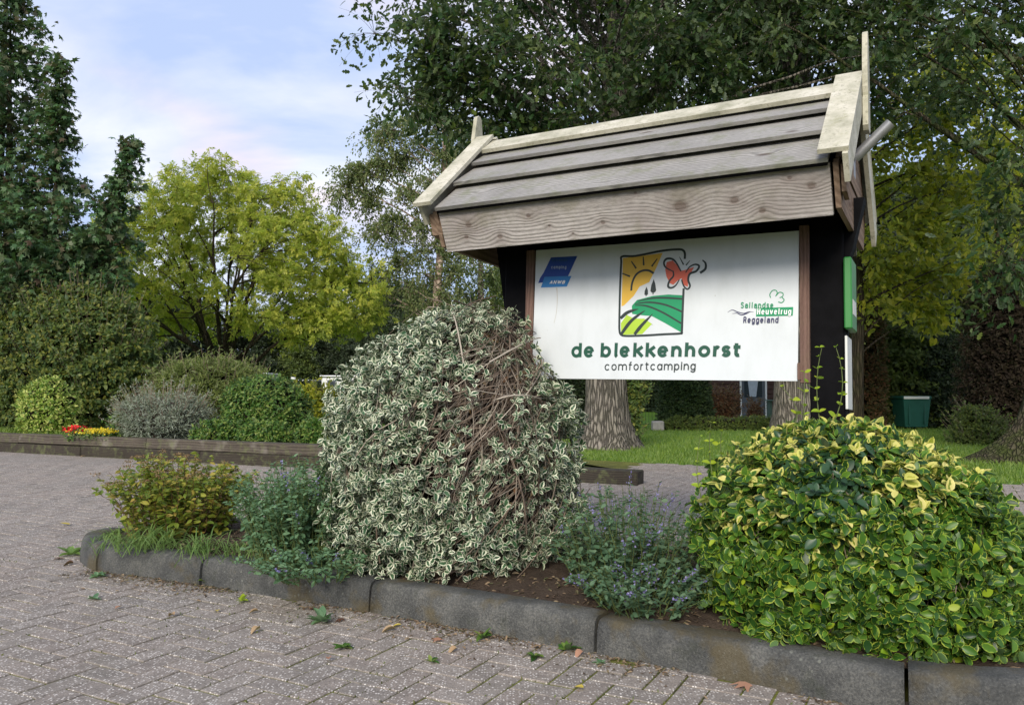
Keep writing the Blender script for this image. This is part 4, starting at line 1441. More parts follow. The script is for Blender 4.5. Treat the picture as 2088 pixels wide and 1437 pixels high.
def leaf_parts(parent, origin, tmpls, P, Ax, Nm, Sz, mats, pick, nshow=300):
    """the nshow most visible leaves become parts, returns mask of the rest"""
    score = pick(P, Nm)
    idx = np.argsort(-score)[:nshow]
    meshes = {}
    Mx = frames(Ax[idx], Nm[idx], 1.0)
    for q, i in enumerate(idx):
        mt = mats[i]
        key = (mt.name, random.randrange(8))
        if key not in meshes:
            me = Chunks().leaves(tmpls[key[1] % len(tmpls)], np.eye(3)[None], np.zeros((1, 3)), np.array([rng.random()])).mesh("leaf", smooth=True)
            me.materials.append(mt)
            meshes[key] = me
        o = link("leaf", meshes[key], parent)
        m4 = Matrix([list(Mx[q][r] * Sz[i]) + [P[i][r] - origin[r]] for r in range(3)] + [[0, 0, 0, 1]])
        o.matrix_basis = m4
    msk = np.ones(len(P), bool)
    msk[idx] = False
    return msk


def foliage(P, Ax, Nm, Sz, tmpls, width=1.0, rnd=None):
    c = Chunks()
    Mx = frames(Ax, Nm, Sz, width)
    rn = rng.random(len(P)) if rnd is None else rnd
    k = len(tmpls)
    for i in range(k):
        c.leaves(tmpls[i], Mx[i::k], P[i::k], rn[i::k])
    return c


def near_pick(P, Nm):
    tocam = unit(np.array([0, 0, EYE]) - P)
    face = np.abs((tocam * unit(Nm)).sum(-1))
    dist = np.linalg.norm(P - np.array([0, 0, EYE]), axis=-1)
    return face * 0.7 - dist * 0.9 + rng.uniform(0, .55, len(P))


# --- bush with cream edged leaves at the left post
PA = profile_rows([(628, 930, 1012), (650, 868, 1042), (675, 820, 1060), (710, 772, 1082), (755, 728, 1106), (808, 704, 1140), (865, 690, 1162), (932, 681, 1174), (1000, 681, 1176), (1080, 694, 1172), (1140, 716, 1162)], 4.38, 0.14)
oA = (at(930, 1150, 4.38)[0], 4.38, 0.14)
bushA = thing("variegated_bush", "big clipped bush of white edged leaves with a bare twiggy patch beside the sign board", "bush", oA)


def front_phi(n):
    return np.where(rng.random(n) < .78, rng.uniform(-math.pi, 0, n) - rng.uniform(-.25, .25, n), rng.uniform(0, math.pi, n))


def bare_amount(P):
    """1 in the patch where only twigs show (upper right front of the bush)"""
    u = CX + F_PX * P[:, 0] / P[:, 1]
    v = 790 - F_PX * (P[:, 2] - EYE) / P[:, 1]
    p = (u - 1003) * .887 + (v - 785) * .461
    q = -(u - 1003) * .461 + (v - 785) * .887
    a = np.exp(-((p - 12) / 80.0) ** 2 - ((q - 5) / 165.0) ** 2)
    b = 0.62 * np.exp(-((u - 1050) / 105.0) ** 2 - ((v - 985) / 120.0) ** 2)
    return np.clip(np.maximum(a * 1.2, b), 0, .90) * (P[:, 1] < 4.5)


P, N, ph = bush_surface(PA, 4.38, .92, 4700, (-.06, .15), front_phi, .09)
kp_ = rng.random(len(P)) > bare_amount(P)
P, N = P[kp_], N[kp_]
LP, LA, LN, LS = rosettes(P, N, 6, .035, .5, .9, .55)
msk = leaf_parts(bushA, oA, EUON, LP, LA, LN, LS, [L_VARI] * len(LP), near_pick)
foliage(LP[msk], LA[msk], LN[msk], LS[msk], EUON).build("foliage", L_VARI, bushA, oA, True, kind="stuff")
core(PA, 4.38, .92, .25, "filler_core", bushA, oA, M_CORE)
# twigs: everywhere a few, many in the bare patch
Pt, Nt, _ = bush_surface(PA, 4.38, .92, 9000, (.0, .21), front_phi, .05)
ba = bare_amount(Pt)
sel = rng.random(len(Pt)) < np.clip(ba * .40 + .05, 0, 1)
Pt, Nt, ba = Pt[sel], Nt[sel], ba[sel]
n = len(Pt)
tang = unit(np.cross(Nt, np.cross(np.array([.55, 0, .85]) + rng.normal(0, .42, (n, 3)), Nt)))
ln_ = rng.uniform(.14, .55, n)
p0 = Pt - tang * ln_[:, None] * .55 - Nt * .03
p2 = Pt + tang * ln_[:, None] * .55 - Nt * .01
p1 = Pt + Nt * rng.uniform(.0, .09, (n, 1)) + rng.normal(0, .05, (n, 3))
B = bezier(p0, p1, p2, 6)
rad = np.linspace(1, .5, 6)[None] * (.0011 + .0048 * rng.random((n, 1)) ** 2.6)
Chunks().tubes(B, rad, 4, rng.random(n)).build("twigs", M_TWIG, bushA, oA, True, kind="stuff")
# brown shrivelled leaves caught between the twigs
Pd, Nd, _ = bush_surface(PA, 4.38, .92, 5000, (.04, .13), front_phi, .05)
sel = rng.random(len(Pd)) < bare_amount(Pd) * .22
Pd = Pd[sel]
foliage(Pd, rand_unit(len(Pd)), rand_unit(len(Pd)), rng.uniform(.018, .04, len(Pd)), EUON).build("dry_leaves", L_BROWN, bushA, oA, True, kind="stuff")

# --- golden bush in front of the right post
PB = profile_rows([(866, 1640, 1735), (878, 1596, 1786), (898, 1560, 1834), (930, 1518, 1896), (966, 1486, 1944), (1008, 1464, 1986), (1062, 1452, 2020), (1115, 1450, 2042), (1170, 1454, 2056), (1215, 1462, 2060)], 3.38, 0.11)
oB = (at(1750, 1150, 3.38)[0], 3.38, 0.11)
bushB = thing("golden_bush", "wide rounded bush of yellow edged green leaves at the kerb below the sign", "bush", oB)
P, N, ph = bush_surface(PB, 3.38, .97, 3900, (-.06, .13), front_phi, .08)
LP, LA, LN, LS = rosettes(P, N, 6, .0415, .2, 1.0, .5)
u_ = CX + F_PX * LP[:, 0] / LP[:, 1]
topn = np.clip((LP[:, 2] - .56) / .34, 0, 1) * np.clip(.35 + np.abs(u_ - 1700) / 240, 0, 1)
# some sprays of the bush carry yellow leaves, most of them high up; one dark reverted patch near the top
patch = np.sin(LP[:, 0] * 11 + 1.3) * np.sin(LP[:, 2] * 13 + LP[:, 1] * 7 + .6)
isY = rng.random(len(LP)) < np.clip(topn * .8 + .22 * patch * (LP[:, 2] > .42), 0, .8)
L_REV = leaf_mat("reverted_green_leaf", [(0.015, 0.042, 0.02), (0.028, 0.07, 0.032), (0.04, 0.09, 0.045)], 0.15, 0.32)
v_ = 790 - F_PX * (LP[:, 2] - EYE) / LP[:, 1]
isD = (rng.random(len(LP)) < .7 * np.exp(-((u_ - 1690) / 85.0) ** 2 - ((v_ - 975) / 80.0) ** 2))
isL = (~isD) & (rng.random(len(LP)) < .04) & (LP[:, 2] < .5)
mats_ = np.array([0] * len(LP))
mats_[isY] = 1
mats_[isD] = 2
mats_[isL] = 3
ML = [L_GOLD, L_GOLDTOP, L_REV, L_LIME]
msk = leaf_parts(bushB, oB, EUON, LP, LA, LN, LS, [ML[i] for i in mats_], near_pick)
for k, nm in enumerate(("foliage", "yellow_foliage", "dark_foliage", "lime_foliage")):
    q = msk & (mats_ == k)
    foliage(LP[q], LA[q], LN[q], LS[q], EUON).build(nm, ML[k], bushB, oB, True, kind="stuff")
core(PB, 3.38, .97, .21, "filler_core", bushB, oB, M_CORE)
Pt, Nt, _ = bush_surface(PB, 3.38, .97, 260, (.03, .1), front_phi, .05)
n = len(Pt)
tang = unit(np.cross(Nt, np.cross(np.array([0, 0, 1.0]) + rng.normal(0, .5, (n, 3)), Nt)))
B = bezier(Pt - tang * .12 - Nt * .04, Pt + Nt * .03, Pt + tang * .12, 5)
Chunks().tubes(B, np.full((n, 5), .0022), 4).build("twigs", M_TWIG, bushB, oB, True, kind="stuff")


def upright_shoots(parent, origin, specs, mat, leaf=.05):
    """long shoots with opposite leaf pairs: (u, v_base, v_top, depth)"""
    for (u0, v0, u1, v1, d) in specs:
        p0, p2 = at(u0, v0, d), at(u1, v1, d)
        B = bezier(p0[None], ((p0 + p2) / 2 + rng.normal(0, .035, 3))[None], p2[None], 8)
        Chunks().tubes(B, np.linspace(.0028, .0014, 8)[None], 5).build("shoot", M_STEM, parent, origin, True)
        L = np.linalg.norm(p2 - p0)
        k = max(3, int(L / .042))
        ts = np.linspace(.12, 1, k)
        c = Chunks()
        for i, t_ in enumerate(ts):
            p = B[0][min(7, int(round(t_ * 7)))] + rng.normal(0, .004, 3)
            a0 = i * math.pi / 2 + rng.uniform(-.3, .3)
            for s_ in (0, math.pi):
                rd = np.array([math.cos(a0 + s_), math.sin(a0 + s_), 0])
                ax = unit(rd + np.array([0, 0, rng.uniform(.1, .6)]))
                c.leaves(EUON[rng.integers(4)], frames(ax[None], (np.array([-.1, -.5, .9]) - rd * .3 + rng.normal(0, .35, 3))[None], leaf * rng.uniform(.5, 1.0) * (1 - .35 * t_)), p[None], rng.random(1))
        c.build("shoot_leaves", mat, parent, origin, True, kind="stuff")


upright_shoots(bushB, oB, [(1672, 860, 1676, 708, 3.52), (1638, 870, 1640, 760, 3.5), (1610, 880, 1595, 790, 3.45), (1696, 870, 1704, 706, 3.55)], L_LIME)
upright_shoots(bushB, oB, [(1462, 1010, 1450, 860, 3.45), (1448, 1060, 1428, 890, 3.4), (1480, 960, 1472, 880, 3.5)], L_LIME, .045)
upright_shoots(bushB, oB, [(1920, 1290, 1912, 1200, 2.98), (1700, 1330, 1690, 1250, 2.93), (1990, 1250, 2010, 1150, 3.0), (1870, 1330, 1880, 1270, 2.95)], L_LIME, .055)


# --- perennials
def perennial(name, label, origin, stems, height, spread, leaf, lsize, per, mat, stem_mat, lean=.6, width=1.0, cat="plant", flower=None, fl_mat=None, fl_n=0, rnd_h=.35, group=None, bias=(0, 0), lw=1.0):
    o = thing(name, label, cat, origin, group)
    org = np.array(origin, float)
    rr = np.sqrt(rng.random(stems)) * spread * .45
    th = rng.uniform(0, 2 * math.pi, stems)
    out_ = np.stack([np.cos(th), np.sin(th), np.zeros(stems)], -1)
    p0 = org + out_ * rr[:, None] * np.array([width, 1, 1])
    hh = height * rng.uniform(1 - rnd_h, 1.0, stems)
    hor = (rr / max(spread * .45, 1e-6)) * spread * .55 * lean + rng.normal(0, .03, stems)
    p2 = p0 + out_ * hor[:, None] * np.array([width, 1, 1]) + np.c_[np.full(stems, bias[0]), np.full(stems, bias[1]), hh * (1 - .3 * (rr / max(spread * .45, 1e-6)) ** 2)]
    p1 = p0 * .55 + p2 * .45 + np.c_[np.zeros((stems, 2)), hh * .25]
    S = 8
    B = bezier(p0, p1, p2, S)
    B[:, 1:-1] += rng.normal(0, .006, (stems, S - 2, 3))
    Chunks().tubes(B, np.linspace(.0026, .0011, S)[None] * np.ones((stems, 1)), 4).build("stems", stem_mat, o, origin, True, kind="stuff")
    t_ = rng.random((stems, per)) ** .7
    seg = np.clip(t_ * (S - 1), 0, S - 1.001)
    i0 = seg.astype(int)
    fr_ = (seg - i0)[..., None]
    ii = np.arange(stems)[:, None]
    LP = (B[ii, i0] * (1 - fr_) + B[ii, i0 + 1] * fr_).reshape(-1, 3)
    nL = len(LP)
    rd = rng.uniform(0, 2 * math.pi, nL)
    LA = unit(np.stack([np.cos(rd), np.sin(rd), rng.normal(.15, .35, nL)], -1))
    LN = unit(np.array([0, 0, 1.0]) + rng.normal(0, .45, (nL, 3)))
    foliage(LP, LA, LN, lsize * rng.uniform(.5, 1.2, nL) * (1.15 - .5 * t_.ravel()), leaf, lw).build("leaves", mat, o, origin, True, kind="stuff")
    if flower == "spike" and fl_n:
        k = rng.choice(stems, fl_n, replace=False)
        pts, ax, sz = [], [], []
        for q in k:
            tip, d_ = B[q, -1], unit(B[q, -1] - B[q, -3])
            for w in range(22):
                pts.append(tip - d_ * .10 * w / 22 * rng.uniform(.9, 1.1) + rng.normal(0, .004, 3))
                ax.append(unit(rng.normal(0, 1, 3) * np.array([1, 1, .5]) + d_ * .5))
                sz.append(rng.uniform(.007, .014))
        pts, ax = np.array(pts), np.array(ax)
        foliage(pts, ax, rand_unit(len(pts)), np.array(sz), OVAL, 1.3).build("flower_spikes", fl_mat, o, origin, kind="stuff")
    if flower == "head" and fl_n:
        k = rng.choice(np.argsort(-B[:, -1, 2])[: int(stems * .7)], fl_n, replace=False)
        pts = []
        for q in k:
            r_ = rng.uniform(.02, .036)
            a_ = rng.uniform(0, 2 * math.pi, 45)
            s_ = np.sqrt(rng.random(45)) * r_
            pts.append(B[q, -1] + np.stack([np.cos(a_) * s_, np.sin(a_) * s_, rng.uniform(0, .014, 45) + .008 * (1 - s_ / r_)], -1))
        pts = np.concatenate(pts)
        foliage(pts, rand_unit(len(pts)), rand_unit(len(pts)), rng.uniform(.005, .010, len(pts)), OVAL, 1.6).build("flower_heads", fl_mat, o, origin, kind="stuff")
    return o


L_HEADS = leaf_mat("faded_flower_head", [(0.12, 0.065, 0.03), (0.20, 0.12, 0.055), (0.26, 0.17, 0.08)], 0.1, 0.8)
perennial("spirea", "yellowing spirea with flat brown flower heads near the kerb nose", (*gp(365, 1090, .13)[:2], .13), 190, .54, .66, OVAL, .058, 26, L_SPIR, M_REDSTEM, .5, 1.0, "shrub", "head", L_HEADS, 46)
perennial("catmint", "large grey green catmint spilling over the kerb beside the spirea", (*gp(618, 1145, .13)[:2], .13), 320, .58, .52, OVAL, .040, 32, L_NEP, M_STEM, .5, 1.05, "plant", "spike", L_PURPLE, 10)
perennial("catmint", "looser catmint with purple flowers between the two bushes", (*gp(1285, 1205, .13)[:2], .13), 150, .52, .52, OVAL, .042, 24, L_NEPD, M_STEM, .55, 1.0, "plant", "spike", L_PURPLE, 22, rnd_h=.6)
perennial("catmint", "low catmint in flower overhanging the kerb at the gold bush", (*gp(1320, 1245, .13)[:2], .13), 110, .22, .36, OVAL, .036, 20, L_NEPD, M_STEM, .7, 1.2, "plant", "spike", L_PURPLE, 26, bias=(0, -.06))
perennial("catmint", "catmint sprig drooping over the kerb with lilac flowers", (*gp(640, 1178, .13)[:2], .13), 60, .20, .34, OVAL, .038, 18, L_NEP, M_STEM, .6, 1.3, "plant", "spike", L_PURPLE, 6, bias=(-.03, -.10))
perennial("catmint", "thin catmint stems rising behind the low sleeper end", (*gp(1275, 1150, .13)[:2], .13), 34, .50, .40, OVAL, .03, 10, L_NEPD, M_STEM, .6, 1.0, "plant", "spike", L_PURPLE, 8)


def tuft(name, label, origin, n, length, spread, mat, droop=.5, cat="grass tuft", group=None, wide=1.0):
    org = np.array(origin, float)
    p0 = org + np.c_[rng.normal(0, spread * .4, (n, 2)), np.zeros(n)]
    th = rng.uniform(0, 2 * math.pi, n)
    L = length * rng.uniform(.5, 1.1, n)
    o_ = np.stack([np.cos(th), np.sin(th), np.zeros(n)], -1)
    p1 = p0 + o_ * (L * .35)[:, None] + np.c_[np.zeros((n, 2)), L * .65]
    p2 = p0 + o_ * (L * (.5 + .45 * droop))[:, None] + np.c_[np.zeros((n, 2)), L * (.75 - .75 * droop * rng.uniform(.4, 1.2, n))]
    B = bezier(p0, p1, p2, 7)
    c = Chunks()
    side = unit(np.cross(o_, np.array([0, 0, 1.0])))
    wv = np.array([1, 1, .95, .85, .7, .45, .08]) * .0032 * wide
    V = np.stack([B - side[:, None] * wv[None, :, None], B + side[:, None] * wv[None, :, None]], 2).reshape(n, 14, 3)
    polys = [(2 * i, 2 * i + 1, 2 * i + 3, 2 * i + 2) for i in range(6)]
    loops = np.concatenate(polys)
    c.v.append(V.reshape(-1, 3))
    c.l.append((loops[None] + (np.arange(n) * 14)[:, None]).ravel())
    c.t.append(np.full(6 * n, 4))
    c.uv.append(np.full((24 * n, 2), .5))
    c.r.append(np.repeat(rng.random(n), 14))
    c.nv = 14 * n
    o = c.build(name, mat, None, origin, True)
    o.location = tuple(float(x) for x in origin)
    return tag(o, label, cat, group)


tuft("grass_tuft", "bright green grass tuft arching over the kerb below the spirea", (*gp(300, 1118, .14)[:2], .14), 150, .27, .24, L_TUFT, .9)
tuft("grass_tuft", "long grass blades drooping across the kerb face beside the first joints", (*gp(395, 1128, .14)[:2], .14), 60, .26, .12, L_TUFT, 1.1)
tuft("grass_tuft", "thin grass at the rounded kerb nose", (*gp(225, 1098, .14)[:2], .14), 50, .12, .12, L_TUFT, .8)
tuft("grass_tuft", "low green weeds between the spirea and catmint", (*gp(500, 1130, .14)[:2], .14), 130, .16, .3, L_TUFT, .7)["kind"] = "stuff"

# ================================================================== TREES
def ellipsoid_points(C, Rv, n, bias=.42):
    d = rand_unit(n) * (rng.random((n, 1)) ** bias)
    return C + d * Rv, d


def poisson(env, n, dmin, tries=6000, seed=0):
    """clump centres inside a union of ellipsoids env = [(centre, radii)]"""
    r_ = np.random.default_rng(seed)
    vols = np.array([np.prod(e[1]) for e in env])
    out_ = []
    for _ in range(tries):
        e = env[r_.choice(len(env), p=vols / vols.sum())]
        d = r_.normal(size=3)
        d = d / np.linalg.norm(d) * r_.random() ** .4
        p = np.array(e[0]) + d * np.array(e[1])
        if all(np.linalg.norm(p - q) > dmin for q in out_):
            out_.append(p)
            if len(out_) >= n:
                break
    return np.array(out_)


def trunk_mesh(c, pts, radii, sides=18, flare=0.0, seed=0):
    """c: MB; trunk with root flare and lobes"""
    P = np.array(pts, float)
    k = 22
    tt = np.linspace(0, 1, len(P))
    t2 = np.linspace(0, 1, k) ** 1.4
    Q = np.stack([np.interp(t2, tt, P[:, i]) for i in range(3)], -1)
    rr = np.interp(t2, tt, radii)
    h = Q[:, 2] - Q[0, 2]
    V, Fs = [], []
    rs = random.Random(seed)
    phs = [rs.uniform(0, 6.28) for _ in range(4)]
    for i in range(k):
        for s_ in range(sides):
            a = 2 * math.pi * s_ / sides
            fl = flare * math.exp(-h[i] / .38)
            lob = 1 + fl * (1 + .45 * math.sin(5 * a + phs[0])) + .035 * math.sin(3 * a + phs[1] + h[i]) + .025 * math.sin(7 * a + phs[2] + 1.7 * h[i])
            r_ = rr[i] * lob
            V.append((Q[i, 0] + r_ * math.cos(a), Q[i, 1] + r_ * math.sin(a), Q[i, 2]))
    for i in range(k - 1):
        for s_ in range(sides):
            j = (s_ + 1) % sides
            Fs.append((i * sides + s_, i * sides + j, (i + 1) * sides + j, (i + 1) * sides + s_))
    c.add(V, Fs)


def limb_tubes(clumps, trunk_pts, trunk_r, lift=.25, S=9, low=0.25, thick=.35, sides=6):
    """a limb from the trunk to each clump"""
    T = np.array(trunk_pts, float)
    z0, z1 = T[0, 2], T[-1, 2]
    C = np.array(clumps)
    n = len(C)
    base_xy = T[-1, :2]
    hor = np.linalg.norm(C[:, :2] - base_xy, axis=1)
    za = np.clip(C[:, 2] - hor * rng.uniform(.35, .9, n), z0 + (z1 - z0) * low, z1)
    p0 = np.stack([np.interp(za, T[:, 2], T[:, i]) for i in range(2)] + [za], -1)
    p1 = p0 * .5 + C * .5 + np.c_[rng.normal(0, .12, (n, 2)) * hor[:, None] * .5, hor * lift]
    B = bezier(p0, p1, C, S)
    L = np.linalg.norm(C - p0, axis=1)
    jit = np.cumsum(rng.normal(0, .02, (n, S, 3)), axis=1) * L[:, None, None] * .35
    B[:, 1:] += jit[:, 1:] - jit[:, -1:] * np.linspace(0, 1, S)[None, 1:, None]
    r0 = np.clip(L * .0105, .010, trunk_r * thick)
    rad = np.linspace(1, .25, S)[None] * r0[:, None]
    return B, rad


def leader_limbs(clumps, leaders, S=7, thin=.011):
    """each clump hangs on the nearest leader"""
    pts = np.concatenate([np.array(l) for l in leaders])
    C = np.array(clumps)
    d = np.linalg.norm(pts[None] - C[:, None], axis=2) + 1.4 * np.maximum(0, pts[None, :, 2] - C[:, None, 2] + .1)
    p0 = pts[np.argmin(d, 1)]
    L = np.linalg.norm(C - p0, axis=1)
    p1 = (p0 + C) / 2 + np.c_[rng.normal(0, .08, (len(C), 2)) * L[:, None], L * .08]
    B = bezier(p0, p1, C, S)
    return B, np.linspace(1, .35, S)[None] * np.clip(L * thin, .005, .06)[:, None]


def twig_leaves(clumps, radii, ntw, per, size, flat=.7, droop=0.0, up=.6, axis_out=.7):
    """twigs fan out of each clump centre, leaves along their outer part"""
    C = np.repeat(np.array(clumps), ntw, 0)
    Rv = np.repeat(np.array(radii).reshape(-1, 1) * np.array([[1, 1, flat]]), ntw, 0)
    d = rand_unit(len(C))
    tip = C + d * Rv * rng.uniform(.55, 1.1, (len(C), 1))
    mid = (C + tip) / 2 + np.c_[np.zeros((len(C), 2)), np.linalg.norm(tip - C, axis=1) * .15]
    tip[:, 2] -= droop * np.linalg.norm(Rv, axis=1) * rng.uniform(.3, 1.2, len(C))
    B = bezier(C, mid, tip, 5)
    t_ = rng.uniform(.3, 1.05, (len(C), per))
    tq = t_[..., None]
    P = ((1 - tq) ** 2 * C[:, None] + 2 * tq * (1 - tq) * mid[:, None] + tq ** 2 * tip[:, None])
    P = P + rng.normal(0, size * .55, P.shape)
    P = P.reshape(-1, 3)
    dd = np.repeat(unit(tip - C), per, 0)
    n = len(P)
    A_ = unit(dd * axis_out + rng.normal(0, .6, (n, 3)) + np.array([0, 0, -droop]))
    N_ = unit(np.array([0, 0, up]) + dd * .35 + rng.normal(0, .5, (n, 3)))
    return B, P, A_, N_


def tree(name, label, origin, trunk, trunk_r, clumps, radii, ntw, per, size, leaf, mat, bark, flat=.7, droop=0.0, lift=.25, flare=.5, group=None, cat="tree", low=.25, thick=.35, twig_r=.004, up=.6, lw=1.0, seed=0, sides=18, leaders=None):
    o = thing(name, label, cat, origin, group)
    mb = MB()
    org = np.array(origin, float)
    trunk_mesh(mb, [np.array(p) - org for p in trunk], trunk_r, sides, flare, seed)
    mb.build("trunk", bark, o, True)
    c = Chunks()
    if leaders is None:
        B, rad = limb_tubes(clumps, trunk, max(trunk_r), lift, 9, low, thick)
    else:
        for pl, r0_, r1_ in leaders:
            pl = np.array(pl)
            c.tubes(pl[None], np.linspace(r0_, r1_, len(pl))[None], 8)
        B, rad = leader_limbs(clumps, [l[0] for l in leaders])
    c.tubes(B, rad, 6)
    Bt, P, A_, N_ = twig_leaves(clumps, radii, ntw, per, size, flat, droop, up)
    c.tubes(Bt, np.linspace(1, .35, 5)[None] * np.full((len(Bt), 1), twig_r), 3)
    c.build("limbs", bark, o, origin, True, kind="stuff")
    cr = foliage(P, A_, N_, size * rng.uniform(.65, 1.25, len(P)), leaf, lw)
    cr.build("crown", mat, o, origin)
    return o


def copy_tree(src, loc, scale, rotz, label=None, group=None):
    r_ = src.copy()
    COL.objects.link(r_)
    r_.location = loc
    r_.scale = (scale[0], scale[0], scale[1])
    r_.rotation_euler = (0, 0, rotz)
    if label:
        r_["label"] = label
    for chd in src.children:
        k = chd.copy()
        COL.objects.link(k)
        k.parent = r_
    return r_


# --- oak behind the sign
b = gp(1237, 912)
T1 = [(b[0], b[1], -.05), (b[0] - .02, b[1], 2.0), (b[0] + .12, b[1], 5.0), (b[0] + .38, b[1] - .1, 8.5), (b[0] + .6, b[1], 12.5)]
env = [((b[0] - .3, b[1] - .5, 7.4), (4.0, 3.6, 2.2)), ((b[0] + .3, b[1], 10.5), (4.4, 4.2, 3.0)), ((b[0] + 2.4, b[1] - .8, 6.9), (2.6, 2.4, 1.7))]
cl = poisson(env, 150, .78, 5000, 3)
cl = np.concatenate([cl, [at(u, v, d) for u, v, d in [(880, 40, 12.6), (865, 110, 12.3), (900, 165, 12.4), (940, 215, 12.6), (990, 255, 12.8), (1050, 262, 13), (1120, 255, 12.8), (1190, 262, 12.2), (960, 120, 12.5), (1040, 150, 12.3), (1130, 160, 12.0), (1340, 180, 12.2), (1400, 120, 12.5), (1330, 60, 12.5), (930, 60, 12.2), (1000, 60, 12.0), (1450, 200, 12.6), (1320, 235, 12.4), (905, 235, 12.8)]]])
cl = np.concatenate([cl, cl[-19:] + rng.normal(0, .3, (19, 3))])
tree("oak_tree", "tall oak with grey furrowed trunk straight behind the white board", b, T1, [.37, .34, .31, .27, .18], cl, rng.uniform(.55, .95, len(cl)), 18, 10, .135, OAK, L_OAK, M_BARK, .75, .1, .12, .65, low=.4, thick=.2, seed=4)

# --- second oak behind the right post
b2 = np.array([at(1622, 850, 16.2)[0], 16.2, 0.0])
T2 = [(b2[0], b2[1], -.05), (b2[0], b2[1], 3.0), (b2[0] + .05, b2[1], 7.0), (b2[0] - .1, b2[1], 12.0)]
env = [((b2[0] - .6, b2[1] - 1.2, 8.4), (4.2, 3.4, 2.7)), ((b2[0], b2[1], 11.5), (4.4, 4.0, 3.0)), ((b2[0] + 2.2, b2[1] - 1.5, 7.5), (2.2, 2.0, 1.8))]
cl = poisson(env, 150, .82, 5000, 5)
cl = np.concatenate([cl, [at(u, v, d) for u, v, d in [(1480, 150, 14.2), (1540, 90, 14), (1560, 180, 14.5), (1690, 60, 14), (1700, 140, 14.2), (1740, 230, 14.5), (1500, 40, 14), (1780, 120, 14), (1650, 20, 13.8), (1590, 20, 14), (1820, 60, 13.8), (1690, 250, 15)]]])
tree("oak_tree", "oak with dark trunk rising behind the right end of the sign roof", b2, T2, [.42, .37, .35, .22], cl, rng.uniform(.6, 1.0, len(cl)), 16, 10, .15, OAK, L_OAK, M_BARK, .75, .1, .12, .5, low=.4, thick=.2, seed=7)

# --- third oak at the right edge, mossy foot
b3 = np.array([8.05, 11.6, 0.0])
T3 = [(b3[0], b3[1], -.05), (b3[0], b3[1], 1.6), (b3[0] + .1, b3[1], 5.0), (b3[0] + .2, b3[1], 10.0)]
env = [((b3[0] - .9, b3[1] - .4, 7.2), (3.6, 3.2, 2.4)), ((b3[0], b3[1], 9.8), (4.0, 3.6, 2.6))]
cl = poisson(env, 110, .85, 5000, 9)
cl = np.concatenate([cl, [at(u, v, d) for u, v, d in [(2040, 520, 10.2), (2070, 560, 10.4), (2085, 455, 10), (2010, 440, 10.6), (2060, 380, 10.4), (2060, 330, 10.8), (2080, 300, 10), (2050, 590, 10.2), (2020, 250, 10.6), (1950, 90, 10.5), (2040, 60, 10.2), (2060, 160, 10.3), (1960, 190, 10.8)]]])
tree("oak_tree", "huge oak with spreading mossy foot at the edge of the lawn", b3, T3, [.62, .52, .44, .3], cl, rng.uniform(.5, .85, len(cl)), 11, 10, .125, OAK, L_OAK, M_BARKM, .75, .15, .12, 1.15, low=.35, thick=.3, seed=2, sides=24)

# --- golden spreading tree in the middle left
b4 = np.array([at(452, 850, 24)[0], 24.0, 0.0])
T4 = [(b4[0], b4[1], -.05), (b4[0], b4[1], .8), (b4[0], b4[1], 1.5), (b4[0] + .05, b4[1], 2.2)]
r4 = np.random.default_rng(21)
c4 = np.array([b4[0] + .1, b4[1], 3.1])
ax4 = np.array([4.3, 3.3, 4.5])
dome = []
while len(dome) < 380:
    d = r4.normal(size=3)
    d /= np.linalg.norm(d)
    if d[2] < -.10:
        continue
    if d[0] ** 2 + (d[2] - .28) ** 2 < .22 and r4.random() < .66:
        continue
    rad_ = r4.uniform(.80, 1.0) if r4.random() < .78 else r4.uniform(.5, .8)
    rad_ *= 1 + .07 * math.sin(5 * math.atan2(d[1], d[0]) + 4 * d[2])
    p = c4 + d * rad_ * ax4
    if all(np.linalg.norm(p - q) > .40 for q in dome):
        dome.append(p)
dome += [at(u, v, 22.6) for u, v in [(262, 640), (300, 690), (640, 680), (700, 640), (745, 600), (240, 600), (580, 690), (560, 640), (330, 610), (620, 620), (760, 540), (250, 540)]]
lead4 = []
for k in range(17):
    th = k * 2.399 + .3
    el = R([8, 22, 36, 50, 63, 76][k % 6])
    d = np.array([math.cos(th) * math.cos(el), math.sin(th) * math.cos(el), math.sin(el)])
    tip = c4 + d * ax4 * .90
    st = np.array([b4[0] + .12 * math.cos(th), b4[1] + .12 * math.sin(th), 1.0 + .05 * k])
    mid = st * .45 + tip * .55 + np.array([0, 0, .5 - .2 * math.sin(el)])
    bz = bezier(st[None], mid[None], tip[None], 16)[0]
    bz[1:-1] += np.cumsum(r4.normal(0, .035, (14, 3)), 0) * .8
    lead4.append((bz, (.075 if k % 3 == 0 else .055), .009))
    for q in range(3):
        i_ = 5 + 3 * q
        e_ = bz[i_] + unit(d + r4.normal(0, .55, 3)) * r4.uniform(.9, 1.7)
        b2_ = bezier(bz[i_][None], ((bz[i_] + e_) / 2 + np.array([0, 0, .15]))[None], e_[None], 8)[0]
        lead4.append((b2_, .04, .010))
tree("golden_tree", "broad golden green tree with many stems beyond the planted bed", b4, T4, [.30, .27, .25, .22], np.array(dome), r4.uniform(.32, .54, len(dome)), 10, 6, .12, PINN, L_NEG, M_BARKD, .85, .22, .02, .4, twig_r=.005, up=.8, leaders=lead4)

